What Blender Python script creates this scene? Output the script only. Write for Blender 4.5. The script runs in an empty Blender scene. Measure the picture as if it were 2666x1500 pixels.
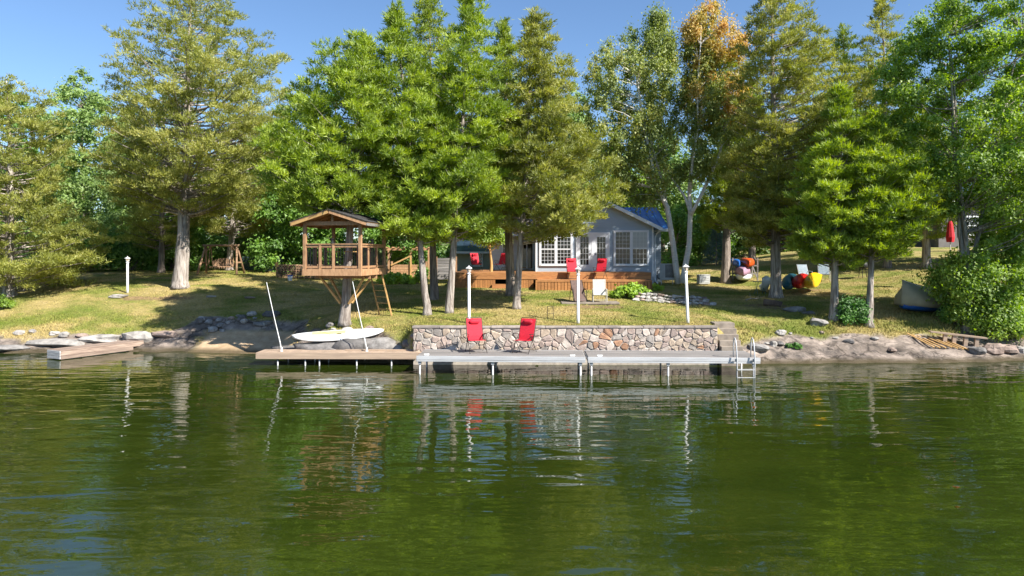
import bpy, math, random
import numpy as np
from mathutils import Vector, Matrix

random.seed(7)
RNG = np.random.default_rng(11)
R = math.radians
scene = bpy.context.scene
COL = scene.collection

# ------------------------------------------------------------------ camera, sky, sun, exposure
CAM_H, FPX, CX, HY = 4.3, 1801.0, 1333.0, 663.0
cam_d = bpy.data.cameras.new('camera')
cam = bpy.data.objects.new('camera', cam_d)
COL.objects.link(cam)
cam.location = (0, 0, CAM_H)
cam.rotation_euler = (R(90), 0, 0)
cam_d.sensor_width = 36
cam_d.lens = 36 * FPX / 2666
cam_d.shift_y = -(750 - HY) / 2666
cam_d.clip_start = 0.1
cam_d.clip_end = 3000
scene.camera = cam

SUN_AZ, SUN_EL = 127.0, 41.0          # clockwise from +Y
world = bpy.data.worlds.new('World')
scene.world = world
world.use_nodes = True
wn = world.node_tree
wn.nodes.clear()
sky = wn.nodes.new('ShaderNodeTexSky')
sky.sky_type = 'NISHITA'
sky.sun_disc = False
sky.sun_elevation = R(SUN_EL)
sky.sun_rotation = R(SUN_AZ)
sky.altitude = 100
sky.air_density = 1.0
sky.dust_density = 0.3
sky.ozone_density = 6.0
wbg = wn.nodes.new('ShaderNodeBackground')
wbg.inputs['Strength'].default_value = 0.074
wout = wn.nodes.new('ShaderNodeOutputWorld')
wn.links.new(sky.outputs[0], wbg.inputs[0])
wn.links.new(wbg.outputs[0], wout.inputs[0])

sun_d = bpy.data.lights.new('sun', 'SUN')
sun_d.energy = 4.3
sun_d.angle = R(0.5)
sun_d.color = (1.0, 0.95, 0.87)
sun = bpy.data.objects.new('sun', sun_d)
COL.objects.link(sun)
sdir = Vector((math.sin(R(SUN_AZ)) * math.cos(R(SUN_EL)), math.cos(R(SUN_AZ)) * math.cos(R(SUN_EL)), math.sin(R(SUN_EL))))
sun.rotation_euler = sdir.to_track_quat('Z', 'Y').to_euler()
sun.location = (30, -20, 40)

vs = scene.view_settings
vs.view_transform = 'Standard'
vs.look = 'None'
vs.exposure = 1.3
vs.gamma = 1.0
vs.use_curve_mapping = False
scene.cycles.use_denoising = True
scene.cycles.max_bounces = 9
scene.cycles.diffuse_bounces = 6
scene.cycles.glossy_bounces = 3
scene.cycles.transparent_max_bounces = 8
scene.cycles.caustics_reflective = False
scene.cycles.caustics_refractive = False
scene.cycles.sample_clamp_indirect = 6

# ------------------------------------------------------------------ helpers
def PX(px, Y):
    return (px - CX) * Y / FPX

def PZ(py, Y):
    return CAM_H - (py - HY) * Y / FPX

def tag(o, label=None, cat=None, group=None, kind=None):
    if label: o['label'] = label
    if cat: o['category'] = cat
    if group: o['group'] = group
    if kind: o['kind'] = kind
    return o

def empty(name, loc=(0, 0, 0), rz=0.0, label=None, cat=None, group=None):
    o = bpy.data.objects.new(name, None)
    o.empty_display_size = 0.2
    COL.objects.link(o)
    o.location = loc
    o.rotation_euler = (0, 0, rz)
    return tag(o, label, cat, group)

class MB:
    """collects shapes, then links them as one mesh object"""
    def __init__(s):
        s.v, s.f = [], []
    def add(s, verts, faces):
        b = len(s.v)
        s.v.extend([tuple(p) for p in verts])
        s.f.extend([tuple(i + b for i in f) for f in faces])
        return s
    def box(s, c, d, rz=0.0, rx=0.0, ry=0.0, taper=1.0):
        m = Matrix.Rotation(rz, 3, 'Z') @ Matrix.Rotation(ry, 3, 'Y') @ Matrix.Rotation(rx, 3, 'X')
        vs_ = []
        for k in (-1, 1):
            t = taper if k > 0 else 1.0
            for i, j in ((-1, -1), (1, -1), (1, 1), (-1, 1)):
                vs_.append(Vector(c) + m @ Vector((i * d[0] / 2 * t, j * d[1] / 2 * t, k * d[2] / 2)))
        return s.add(vs_, [(3, 2, 1, 0), (4, 5, 6, 7), (0, 1, 5, 4), (1, 2, 6, 5), (2, 3, 7, 6), (3, 0, 4, 7)])
    def span(s, a, b):
        return s.box([(a[i] + b[i]) / 2 for i in range(3)], [abs(b[i] - a[i]) for i in range(3)])
    def bar(s, p, q, w, h, up=(0, 0, 1)):
        p, q = Vector(p), Vector(q)
        d = (q - p).normalized()
        u = Vector(up)
        if abs(d.dot(u)) > 0.97: u = Vector((0, 1, 0))
        sx = d.cross(u).normalized()
        sz = sx.cross(d).normalized()
        vs_ = []
        for e in (p, q):
            for i, j in ((-1, -1), (1, -1), (1, 1), (-1, 1)):
                vs_.append(e + sx * (i * w / 2) + sz * (j * h / 2))
        return s.add(vs_, [(3, 2, 1, 0), (4, 5, 6, 7), (0, 1, 5, 4), (1, 2, 6, 5), (2, 3, 7, 6), (3, 0, 4, 7)])
    def tube(s, pts, rad, n=8, cap=True, jit=0.0):
        pts = [Vector(p) for p in pts]
        if not hasattr(rad, '__len__'): rad = [rad] * len(pts)
        rings = []
        ref = None
        vs_ = []
        for i, p in enumerate(pts):
            d = (pts[min(i + 1, len(pts) - 1)] - pts[max(i - 1, 0)]).normalized()
            if ref is None:
                ref = Vector((1, 0, 0)) if abs(d.x) < 0.9 else Vector((0, 1, 0))
            a = (ref - d * ref.dot(d)).normalized()
            ref = a
            b = d.cross(a)
            for k in range(n):
                t = 2 * math.pi * k / n
                r = rad[i] * (1 + (random.uniform(-jit, jit) if jit else 0))
                vs_.append(p + (a * math.cos(t) + b * math.sin(t)) * r)
        fs = []
        for i in range(len(pts) - 1):
            for k in range(n):
                k2 = (k + 1) % n
                fs.append((i * n + k, i * n + k2, (i + 1) * n + k2, (i + 1) * n + k))
        if cap:
            fs.append(tuple(range(n - 1, -1, -1)))
            fs.append(tuple((len(pts) - 1) * n + k for k in range(n)))
        return s.add(vs_, fs)
    def lathe(s, prof, c=(0, 0, 0), n=12):
        vs_, fs = [], []
        for r, z in prof:
            for k in range(n):
                t = 2 * math.pi * (k + .5) / n
                vs_.append((c[0] + r * math.cos(t), c[1] + r * math.sin(t), c[2] + z))
        for i in range(len(prof) - 1):
            for k in range(n):
                k2 = (k + 1) % n
                fs.append((i * n + k, i * n + k2, (i + 1) * n + k2, (i + 1) * n + k))
        fs.append(tuple(range(n - 1, -1, -1)))
        fs.append(tuple((len(prof) - 1) * n + k for k in range(n)))
        return s.add(vs_, fs)
    def poly(s, pts, th, axis):
        """polygon pts extruded by vector axis*th"""
        n = len(pts)
        e = Vector(axis) * th
        vs_ = [Vector(p) for p in pts] + [Vector(p) + e for p in pts]
        fs = [tuple(range(n)), tuple(range(2 * n - 1, n - 1, -1))]
        for k in range(n):
            fs.append((k, (k + 1) % n, n + (k + 1) % n, n + k)[::-1])
        return s.add(vs_, fs)
    def loft(s, sections, close=True, caps=True):
        n = len(sections[0])
        vs_ = [p for sec in sections for p in sec]
        fs = []
        for i in range(len(sections) - 1):
            for k in range(n if close else n - 1):
                k2 = (k + 1) % n
                fs.append((i * n + k, i * n + k2, (i + 1) * n + k2, (i + 1) * n + k))
        if caps:
            fs.append(tuple(range(n - 1, -1, -1)))
            fs.append(tuple((len(sections) - 1) * n + k for k in range(n)))
        return s.add(vs_, fs)
    def build(s, name, mat, parent=None, smooth=False, bevel=0.0):
        me = bpy.data.meshes.new(name)
        me.from_pydata(s.v, [], s.f)
        me.materials.append(mat)
        if smooth:
            me.polygons.foreach_set('use_smooth', [True] * len(me.polygons))
        me.update()
        o = bpy.data.objects.new(name, me)
        COL.objects.link(o)
        if parent: o.parent = parent
        if bevel:
            b = o.modifiers.new('bevel', 'BEVEL')
            b.width = bevel
            b.segments = 2
            b.limit_method = 'ANGLE'
        return o

def copy_tree(o, parent=None):
    c = o.copy()
    COL.objects.link(c)
    c.parent = parent
    for ch in o.children:
        copy_tree(ch, c)
    return c

# ------------------------------------------------------------------ materials
MATS = {}
def new_mat(name):
    m = bpy.data.materials.new(name)
    m.use_nodes = True
    nt = m.node_tree
    return m, nt, nt.nodes['Principled BSDF']

def N(nt, t, **kw):
    n = nt.nodes.new(t)
    for k, v in kw.items():
        if k in n.inputs: n.inputs[k].default_value = v
        else: setattr(n, k, v)
    return n

def c4(c): return (c[0], c[1], c[2], 1)

def pm(name, c1, c2=None, scale=4.0, stretch=(1, 1, 1), rough=0.7, bump=0.0, metal=0.0, detail=5, spec=0.4, rand=0.0, lo=0.35, hi=0.65):
    """principled with two-tone stretched noise, bump from a finer noise, per-object value shift"""
    m, nt, b = new_mat(name)
    b.inputs['Roughness'].default_value = rough
    b.inputs['Metallic'].default_value = metal
    b.inputs['Specular IOR Level'].default_value = spec
    if c2 is None: c2 = tuple(x * 0.8 for x in c1)
    tc = N(nt, 'ShaderNodeTexCoord')
    mp = N(nt, 'ShaderNodeMapping')
    mp.inputs['Scale'].default_value = stretch
    nt.links.new(tc.outputs['Object'], mp.inputs[0])
    src = mp.outputs[0]
    oi = N(nt, 'ShaderNodeObjectInfo')
    if rand:
        ad = N(nt, 'ShaderNodeVectorMath', operation='ADD')
        mu = N(nt, 'ShaderNodeMath', operation='MULTIPLY')
        mu.inputs[1].default_value = 37.0
        nt.links.new(oi.outputs['Random'], mu.inputs[0])
        nt.links.new(src, ad.inputs[0])
        nt.links.new(mu.outputs[0], ad.inputs[1])
        src = ad.outputs[0]
    no = N(nt, 'ShaderNodeTexNoise', Scale=scale, Detail=detail, Roughness=0.6)
    nt.links.new(src, no.inputs['Vector'])
    rp = N(nt, 'ShaderNodeValToRGB')
    rp.color_ramp.elements[0].position = lo
    rp.color_ramp.elements[1].position = hi
    rp.color_ramp.elements[0].color = c4(c1)
    rp.color_ramp.elements[1].color = c4(c2)
    nt.links.new(no.outputs[0], rp.inputs[0])
    out = rp.outputs[0]
    if rand:
        hs = N(nt, 'ShaderNodeHueSaturation')
        mr = N(nt, 'ShaderNodeMapRange')
        mr.inputs['To Min'].default_value = 1 - rand
        mr.inputs['To Max'].default_value = 1 + rand
        nt.links.new(oi.outputs['Random'], mr.inputs[0])
        nt.links.new(mr.outputs[0], hs.inputs['Value'])
        nt.links.new(out, hs.inputs['Color'])
        out = hs.outputs[0]
    nt.links.new(out, b.inputs['Base Color'])
    if bump:
        n2 = N(nt, 'ShaderNodeTexNoise', Scale=scale * 3.5, Detail=6, Roughness=0.65)
        nt.links.new(src, n2.inputs['Vector'])
        bp = N(nt, 'ShaderNodeBump', Strength=0.9, Distance=bump)
        nt.links.new(n2.outputs[0], bp.inputs['Height'])
        nt.links.new(bp.outputs[0], b.inputs['Normal'])
    MATS[name] = m
    return m

M_white = pm('white_paint', (.80, .80, .78), (.70, .70, .68), 3, rough=.45)
M_trim = pm('white_trim', (.74, .76, .78), (.64, .67, .70), 2, rough=.5)
M_siding = pm('grey_siding', (.37, .43, .49), (.31, .37, .43), 1.2, stretch=(.4, 1, 3), rough=.55)
M_sidew = pm('lightened_siding', (.66, .67, .66), (.58, .59, .59), 1.2, stretch=(.4, 1, 3), rough=.55)  # white wall, colour lightened to offset the shade on the left extension
M_side2 = pm('sage_siding', (.40, .41, .33), (.34, .35, .28), 1.2, rough=.6)
M_blue = pm('blue_metal_roof', (.016, .11, .36), (.022, .15, .44), 2, rough=.32, spec=.5)
M_dkroof = pm('dark_blue_roof', (.02, .035, .06), (.03, .05, .08), 2, rough=.35)
M_cedarw = pm('stained_cedar', (.44, .20, .065), (.28, .12, .04), 3, stretch=(1, 1, 12), rough=.6, bump=.003, rand=.18)
M_cedarh = pm('stained_cedar_flat', (.46, .215, .075), (.29, .125, .045), 3, stretch=(1, 12, 12), rough=.6, bump=.003, rand=.18)
M_thw = pm('treehouse_timber', (.50, .29, .15), (.33, .18, .09), 4, stretch=(3, 3, 1), rough=.7, bump=.003, rand=.15)
M_pale = pm('pale_timber', (.55, .34, .13), (.42, .24, .09), 4, stretch=(3, 3, 1), rough=.7, bump=.003)
M_grayw = pm('weathered_board', (.30, .275, .255), (.14, .13, .125), 2.5, stretch=(.35, 9, 4), rough=.8, bump=.004, rand=.22)
M_tanw = pm('tan_dock_board', (.46, .34, .24), (.31, .225, .165), 2.5, stretch=(.35, 5, 5), rough=.75, bump=.004, rand=.12)
M_raftw = pm('raft_board', (.36, .27, .21), (.20, .14, .11), 3, stretch=(6, .5, 5), rough=.8, bump=.004, rand=.2)
M_raftg = pm('raft_grey', (.55, .53, .50), (.36, .34, .33), 4, stretch=(.5, .5, 8), rough=.8, bump=.003, rand=.15)
M_alu = pm('aluminium', (.56, .56, .56), (.42, .42, .42), 3, stretch=(.3, 4, 4), rough=.4, metal=.15)
M_galv = pm('galvanised_post', (.50, .51, .52), (.34, .34, .33), 5, rough=.5, metal=.3)
M_black = pm('black_metal', (.012, .012, .013), (.02, .02, .02), 5, rough=.45)
M_bronze = pm('dark_bronze_tube', (.05, .042, .035), (.03, .026, .022), 5, rough=.4, metal=.4)
M_red = pm('red_sling', (.62, .020, .042), (.50, .014, .032), 18, rough=.75, bump=.001)
M_red2 = pm('red_padded', (.60, .018, .028), (.46, .012, .02), 12, rough=.75, bump=.001)
M_brown = pm('brown_sling', (.13, .085, .07), (.10, .065, .055), 10, rough=.8)
M_beige = pm('beige_sling', (.50, .48, .44), (.44, .42, .38), 10, rough=.8)
M_mortar = pm('mortar', (.50, .44, .37), (.33, .29, .25), 6, rough=.95, bump=.01)
M_conc = pm('concrete', (.30, .25, .20), (.18, .15, .12), 3, rough=.9, bump=.008)
M_cap = pm('cap_stone', (.34, .29, .25), (.21, .18, .16), 3, rough=.9, bump=.008, rand=.2)
STONES = [pm('stone_' + n, a, b, 6, rough=.9, bump=.018, rand=.22) for n, a, b in (
    ('pink', (.44, .345, .29), (.31, .235, .195)), ('tan', (.50, .40, .30), (.34, .265, .20)),
    ('pale', (.56, .48, .41), (.40, .335, .285)), ('grey', (.40, .355, .31), (.28, .245, .215)),
    ('rust', (.44, .25, .15), (.30, .165, .10)), ('mauve', (.40, .315, .27), (.28, .22, .19)))]
ROCKS = [pm('rock_' + n, a, b, 3, rough=.92, bump=.03, rand=.15) for n, a, b in (
    ('grey', (.34, .32, .30), (.15, .14, .13)), ('pink', (.38, .29, .24), (.19, .14, .115)),
    ('white', (.46, .43, .39), (.24, .22, .20)), ('dark', (.20, .185, .175), (.09, .085, .08)))]
def bark_mat(name, c1, c2):
    return pm(name, c1, c2, 5.5, stretch=(2.2, 2.2, .22), rough=.95, bump=.05, lo=.38, hi=.60)
M_bark = bark_mat('cedar_bark', (.52, .46, .40), (.20, .165, .14))
M_barkd = bark_mat('brown_bark', (.38, .315, .265), (.15, .12, .10))
def birch_mat():
    m = pm('birch_bark', (.78, .74, .69), (.50, .46, .42), 3, stretch=(1, 1, 3.5), rough=.7, bump=.01, lo=.5, hi=.75)
    return m
M_birch = birch_mat()
M_twig = pm('dead_twig', (.36, .32, .28), (.24, .21, .18), 5, rough=.9)
M_log = pm('log', (.40, .25, .15), (.24, .14, .08), 4, rough=.85, bump=.006, rand=.25)
M_logd = pm('rough_log', (.19, .13, .09), (.09, .06, .045), 4, rough=.9, bump=.01)
M_dkfence = pm('dark_green_picket', (.03, .055, .05), (.018, .035, .032), 4, rough=.7, rand=.2)
M_plastw = pm('white_gelcoat', (.78, .79, .78), (.70, .71, .70), 3, rough=.3)
M_yel = pm('yellow_plastic', (.72, .44, .01), (.62, .36, .008), 3, rough=.35)
M_yelb = pm('yellow_pad', (.80, .68, .25), (.74, .60, .20), 3, rough=.6)
M_redp = pm('red_plastic', (.62, .016, .014), (.5, .012, .01), 3, rough=.35)
M_orange = pm('orange_plastic', (.62, .09, .012), (.52, .07, .01), 3, rough=.4)
M_teal = pm('teal_plastic', (.03, .16, .20), (.025, .12, .16), 3, rough=.4)
M_bluep = pm('blue_plastic', (.02, .12, .42), (.015, .09, .34), 3, rough=.4)
M_mauve = pm('mauve_hull', (.42, .25, .33), (.36, .21, .29), 3, rough=.5)
M_tarp = pm('beige_tarp', (.46, .42, .29), (.38, .34, .24), 1.5, rough=.8, bump=.01)
M_greyv = pm('grey_cover', (.30, .31, .34), (.22, .23, .26), 1.5, rough=.75, bump=.01)
M_grayp = pm('grey_plastic', (.52, .52, .50), (.45, .45, .43), 3, rough=.6)
M_interior = pm('window_dark', (.016, .012, .010), (.006, .006, .007), 1.3, rough=.9)  # flat dark sheet standing in for the unlit rooms behind the panes
M_pale_sheet = pm('window_pale_sheet', (.62, .64, .66), (.55, .57, .60), 1, rough=.8)  # plain off-white sheet set behind one upper sash
M_shingle = pm('dark_shingle', (.07, .065, .065), (.035, .033, .034), 12, rough=.9, bump=.006)
M_wallg = pm('neighbour_wall', (.16, .15, .15), (.12, .11, .11), 2, rough=.8)

def glass_mat():
    m, nt, b = new_mat('pane_glass')
    nt.nodes.remove(b)
    out = nt.nodes['Material Output']
    fr = N(nt, 'ShaderNodeFresnel', IOR=1.5)
    tr = N(nt, 'ShaderNodeBsdfTransparent')
    tr.inputs[0].default_value = (.82, .86, .88, 1)
    gl = N(nt, 'ShaderNodeBsdfGlossy', Roughness=.03)
    ad = N(nt, 'ShaderNodeMath', operation='ADD')
    ad.inputs[1].default_value = .015
    mx = N(nt, 'ShaderNodeMixShader')
    nt.links.new(fr.outputs[0], ad.inputs[0])
    nt.links.new(ad.outputs[0], mx.inputs[0])
    nt.links.new(tr.outputs[0], mx.inputs[1])
    nt.links.new(gl.outputs[0], mx.inputs[2])
    nt.links.new(mx.outputs[0], out.inputs[0])
    return m
M_glass = glass_mat()
M_lglass = pm('lantern_glass', (.55, .42, .30), (.45, .33, .24), 5, rough=.2)

def leaf_mat(name, ca, cb, cc=None, trans=.45, rough=.6, big=0.35):
    """leaf colour from the per-leaf tint attribute; diffuse + translucent + a little gloss"""
    m, nt, b = new_mat(name)
    nt.nodes.remove(b)
    out = nt.nodes['Material Output']
    at = N(nt, 'ShaderNodeAttribute', attribute_name='tint')
    rp = N(nt, 'ShaderNodeValToRGB')
    e = rp.color_ramp.elements
    e[0].color, e[1].color = c4(ca), c4(cb)
    e[0].position, e[1].position = 0.05, (0.6 if cc else .95)
    if cc:
        k = e.new(1.0)
        k.color = c4(cc)
    nt.links.new(at.outputs['Fac'], rp.inputs[0])
    df = N(nt, 'ShaderNodeBsdfDiffuse', Roughness=.5)
    tl = N(nt, 'ShaderNodeBsdfTranslucent')
    hs = N(nt, 'ShaderNodeHueSaturation', Saturation=1.15, Value=1.25)
    gl = N(nt, 'ShaderNodeBsdfGlossy', Roughness=rough)
    gl.inputs[0].default_value = (.55, .6, .5, 1)
    m1 = N(nt, 'ShaderNodeMixShader', Fac=trans)
    m2 = N(nt, 'ShaderNodeMixShader', Fac=.09)
    nt.links.new(rp.outputs[0], df.inputs[0])
    nt.links.new(rp.outputs[0], hs.inputs['Color'])
    nt.links.new(hs.outputs[0], tl.inputs[0])
    nt.links.new(df.outputs[0], m1.inputs[1])
    nt.links.new(tl.outputs[0], m1.inputs[2])
    nt.links.new(m1.outputs[0], m2.inputs[1])
    nt.links.new(gl.outputs[0], m2.inputs[2])
    nt.links.new(m2.outputs[0], out.inputs[0])
    return m
L_cedar = leaf_mat('cedar_spray', (.19, .28, .02), (.38, .49, .035), (.50, .58, .07))
L_cedar2 = leaf_mat('olive_cedar_spray', (.23, .255, .04), (.41, .425, .08), (.57, .535, .16))
L_cedar3 = leaf_mat('dark_cedar_spray', (.18, .25, .028), (.34, .42, .045), (.47, .51, .08))
L_maple = leaf_mat('maple_leaf', (.17, .28, .03), (.34, .48, .06), (.48, .60, .13), trans=.5)
L_dec = leaf_mat('pale_green_leaf', (.17, .27, .06), (.30, .43, .11), (.42, .54, .17), trans=.4)
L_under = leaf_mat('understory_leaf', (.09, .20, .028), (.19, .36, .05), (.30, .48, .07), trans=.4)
L_birch = leaf_mat('birch_leaf', (.20, .26, .05), (.36, .42, .09), (.52, .46, .11), trans=.4)
L_birchy = leaf_mat('yellow_birch_leaf', (.42, .37, .08), (.70, .49, .12), (.76, .47, .18), trans=.4)
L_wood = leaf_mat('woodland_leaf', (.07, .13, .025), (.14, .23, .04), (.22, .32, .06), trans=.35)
L_spruce = leaf_mat('blue_spruce_needle', (.05, .10, .10), (.09, .16, .17), (.13, .22, .23), trans=.2)
L_hosta = leaf_mat('hosta_leaf', (.20, .34, .03), (.40, .58, .05), (.52, .68, .09), trans=.4)
L_fern = leaf_mat('fern_leaf', (.06, .17, .03), (.13, .30, .05), (.2, .38, .07), trans=.4)
L_dry = leaf_mat('dry_stalk', (.30, .25, .10), (.42, .36, .16), trans=.3)

# ------------------------------------------------------------------ terrain
PROF = [
 (-70, [(28, -.6), (30, 0), (32, .6), (36, 1.8), (40, 2.6), (46, 3.2)]),
 (-30, [(28, -.6), (30, 0), (32, .6), (36, 1.8), (40, 2.6), (46, 3.2)]),
 (-22, [(28.5, -.5), (30.2, 0), (31.5, .5), (33, 1.0), (35, 1.65), (37, 2.25), (40, 2.75), (46, 3.1)]),
 (-18, [(29, -.5), (31, 0), (31.6, .3), (32.5, .75), (34, 1.3), (36, 2.0), (38, 2.5), (42, 2.95), (46, 3.2)]),
 (-14, [(28, -.5), (30.4, 0), (31.5, .42), (32.3, .85), (33, 1.3), (36, 2.1), (38, 2.5), (42, 2.85), (46, 3.05)]),
 (-10.5, [(27.5, -.5), (29.9, 0), (31, .38), (31.7, .62), (32.2, 1.1), (33, 1.5), (36, 2.05), (40, 2.5), (44, 2.75)]),
 (-8.8, [(26.8, -.5), (28.4, 0), (28.8, .45), (29.6, .8), (30.6, 1.35), (33, 1.8), (36, 2.15), (40, 2.5), (44, 2.7)]),
 (-7.2, [(26.6, -.5), (27.8, 0), (28.0, .45), (28.5, .95), (29.3, 1.42), (31, 1.7), (34, 2.1), (38, 2.4), (44, 2.65)]),
 (-4.5, [(26.3, -.5), (27.4, 0), (27.7, .5), (28.3, 1.2), (30, 1.65), (34, 2.1), (38, 2.4), (44, 2.7)]),
 (-3.9, [(26.0, -.5), (27.15, -.1), (27.32, 1.35), (28, 1.5), (30, 1.66), (34, 2.1), (38, 2.45), (44, 2.7)]),
 (-2, [(26.0, -.5), (27.15, -.1), (27.32, 1.45), (28, 1.51), (30.3, 1.78), (34, 2.15), (37, 2.4), (44, 2.7)]),
 (2, [(26.0, -.5), (27.15, -.1), (27.32, 1.47), (28, 1.53), (31, 1.9), (34, 2.2), (37, 2.4), (44, 2.6)]),
 (6, [(26.0, -.5), (27.15, -.1), (27.32, 1.47), (28, 1.54), (31, 1.85), (34, 2.15), (37, 2.4), (44, 2.6)]),
 (8.1, [(26.0, -.5), (27.1, -.1), (27.32, 1.46), (28, 1.54), (31, 1.75), (34, 2.0), (37, 2.3), (41, 2.5), (46, 2.75)]),
 (9.1, [(26.0, -.5), (27.0, .0), (27.7, .6), (28.6, 1.3), (31, 1.7), (34, 1.95), (37, 2.2), (41, 2.5), (46, 2.75)]),
 (10.5, [(26.2, -.5), (27.3, 0), (27.9, .45), (28.9, 1.05), (30.5, 1.5), (34, 1.9), (37, 2.15), (42, 2.5), (50, 3.3)]),
 (13, [(26.2, -.5), (27.4, 0), (28, .35), (29, .9), (30.5, 1.45), (33, 1.75), (36, 2.06), (42, 2.5), (50, 3.4)]),
 (18, [(26.2, -.5), (27.5, 0), (28.1, .3), (29.2, .8), (30.5, 1.4), (33, 1.8), (36, 2.2), (42, 2.75), (50, 3.8)]),
 (24, [(27.5, -.5), (28.8, 0), (29.6, .6), (31, 1.3), (36, 2.5), (42, 3.4), (50, 4.4)]),
 (30, [(27.5, -.5), (28.8, 0), (30, 1.0), (34, 2.5), (40, 3.7), (50, 4.8)]),
 (70, [(27.5, -.5), (28.8, 0), (30, 1.0), (34, 2.5), (40, 3.7), (50, 4.8)]),
]
PXS = np.array([p[0] for p in PROF], float)
def _full(pr):
    y0, yb = pr[0][0], pr[-1]
    zb = yb[1]
    return [(-600, -6), (0, -5), (y0 - 10, -3.2), (y0 - 3, -1.3)] + pr + [(60, max(zb + .25, 3.3)), (80, max(zb + .8, 4)), (130, 5.2), (900, 7)]
PFS = [_full(p[1]) for p in PROF]

def vnoise(x, y, seed=0):
    """smooth value noise, numpy"""
    xi, yi = np.floor(x).astype(np.int64), np.floor(y).astype(np.int64)
    xf, yf = x - xi, y - yi
    u, v = xf * xf * (3 - 2 * xf), yf * yf * (3 - 2 * yf)
    def h(a, b):
        n = (a * 374761393 + b * 668265263 + seed * 974711) & 0x7fffffff
        n = ((n ^ (n >> 13)) * 1274126177) & 0x7fffffff
        return ((n ^ (n >> 16)) & 0xffff) / 65535.0
    return (h(xi, yi) * (1 - u) + h(xi + 1, yi) * u) * (1 - v) + (h(xi, yi + 1) * (1 - u) + h(xi + 1, yi + 1) * u) * v
def fbm(x, y, o=4, seed=0):
    t, a, s = 0, .5, 1.0
    for k in range(o):
        t = t + a * vnoise(x * s, y * s, seed + k * 17)
        a *= .5
        s *= 2.03
    return t

def ground_raw(X, Y):
    X, Y = np.asarray(X, float), np.asarray(Y, float)
    cols = np.stack([np.interp(Y, [q[0] for q in p], [q[1] for q in p]) for p in PFS])
    i = np.clip(np.searchsorted(PXS, X) - 1, 0, len(PXS) - 2)
    t = np.clip((X - PXS[i]) / (PXS[i + 1] - PXS[i]), 0, 1)
    t = t * t * (3 - 2 * t) * .5 + t * .5
    a = np.take_along_axis(cols, i[None], 0)[0]
    b = np.take_along_axis(cols, (i + 1)[None], 0)[0]
    return a * (1 - t) + b * t

def masks(X, Y, Z):
    n = fbm(X * .7 + 3, Y * .7, 4, 5) - .5
    n2 = fbm(X * .35 + 9, Y * .5, 3, 8) - .5
    lim = np.interp(X, [-30, -20, -15, -13.8, -9.4, -8.6, -5, -3.9, -3.8, 8.2, 9, 11, 20, 23, 26], [.5, .62, .75, .5, .5, 1.1, 1.1, .6, -1, -1, .75, .95, .95, .7, .5])
    rock = np.clip((lim + n * .7 - Z) / .12 + .5, 0, 1)
    sand = np.clip((.78 + n * .12 - Z) / .06 + .5, 0, 1) * np.clip((X + 14.6 + n) / .5, 0, 1) * np.clip((-9.0 + n - X) / .5, 0, 1)
    rock = rock * (1 - sand)
    # rough stony bank behind the beach, and bare earth patches on the lawn
    bank = np.clip((np.interp(X, [-16.5, -15, -12, -9.2, -8.5], [.6, 1.25, 1.35, 1.3, .6]) + n * .5 - Z) / .1 + .5, 0, 1) * (X > -17) * (X < -8) * (1 - sand) * (Z > .5)
    rock = np.maximum(rock, bank)
    dirt = np.clip((n2 - .16) / .08, 0, 1) * np.clip((X - 7) / 3, 0, 1) * .9
    for (px, y, Y0, rx, ry) in ((420, 765, 36.2, 2.6, .5), (395, 722, 42, 3, .5), (1560, 800, 31.5, 1.6, .55), (1990, 790, 33.5, 2.0, 1.0), (1300, 765, 36.5, 1.0, .6)):
        x0 = PX(px, Y0)
        d = ((X - x0) / rx) ** 2 + ((Y - Y0) / ry) ** 2
        dirt = np.maximum(dirt, np.clip((1.0 + n * 2.2 - d) * 1.6, 0, .9))
    return rock, sand, np.clip(dirt, 0, 1)

def ground(X, Y):
    X, Y = np.asarray(X, float), np.asarray(Y, float)
    Z = ground_raw(X, Y)
    rock, sand, dirt = masks(X, Y, Z)
    land = np.clip((Z + .6) / .6, 0, 1)
    rid = 1 - np.abs(2 * fbm(X * .5 + .5 * Y, Y * 1.1 - .2 * X, 4, 31) - 1)
    amp = rock * land * np.where((X > -4.3) & (X < 8.6), .15, 1.0)
    Z = Z + amp * ((rid - .8) * .26 + (fbm(X * 2.6, Y * 2.6, 3, 3) - .45) * .11)
    Z = Z + (1 - rock) * land * ((fbm(X * .5, Y * .5, 3, 2) - .45) * .10 + (fbm(X * 2.2, Y * 2.2, 2, 6) - .4) * .035 * (1 - sand))
    return Z

def gz(x, y):
    return float(ground(np.array([x]), np.array([y]))[0])

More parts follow.
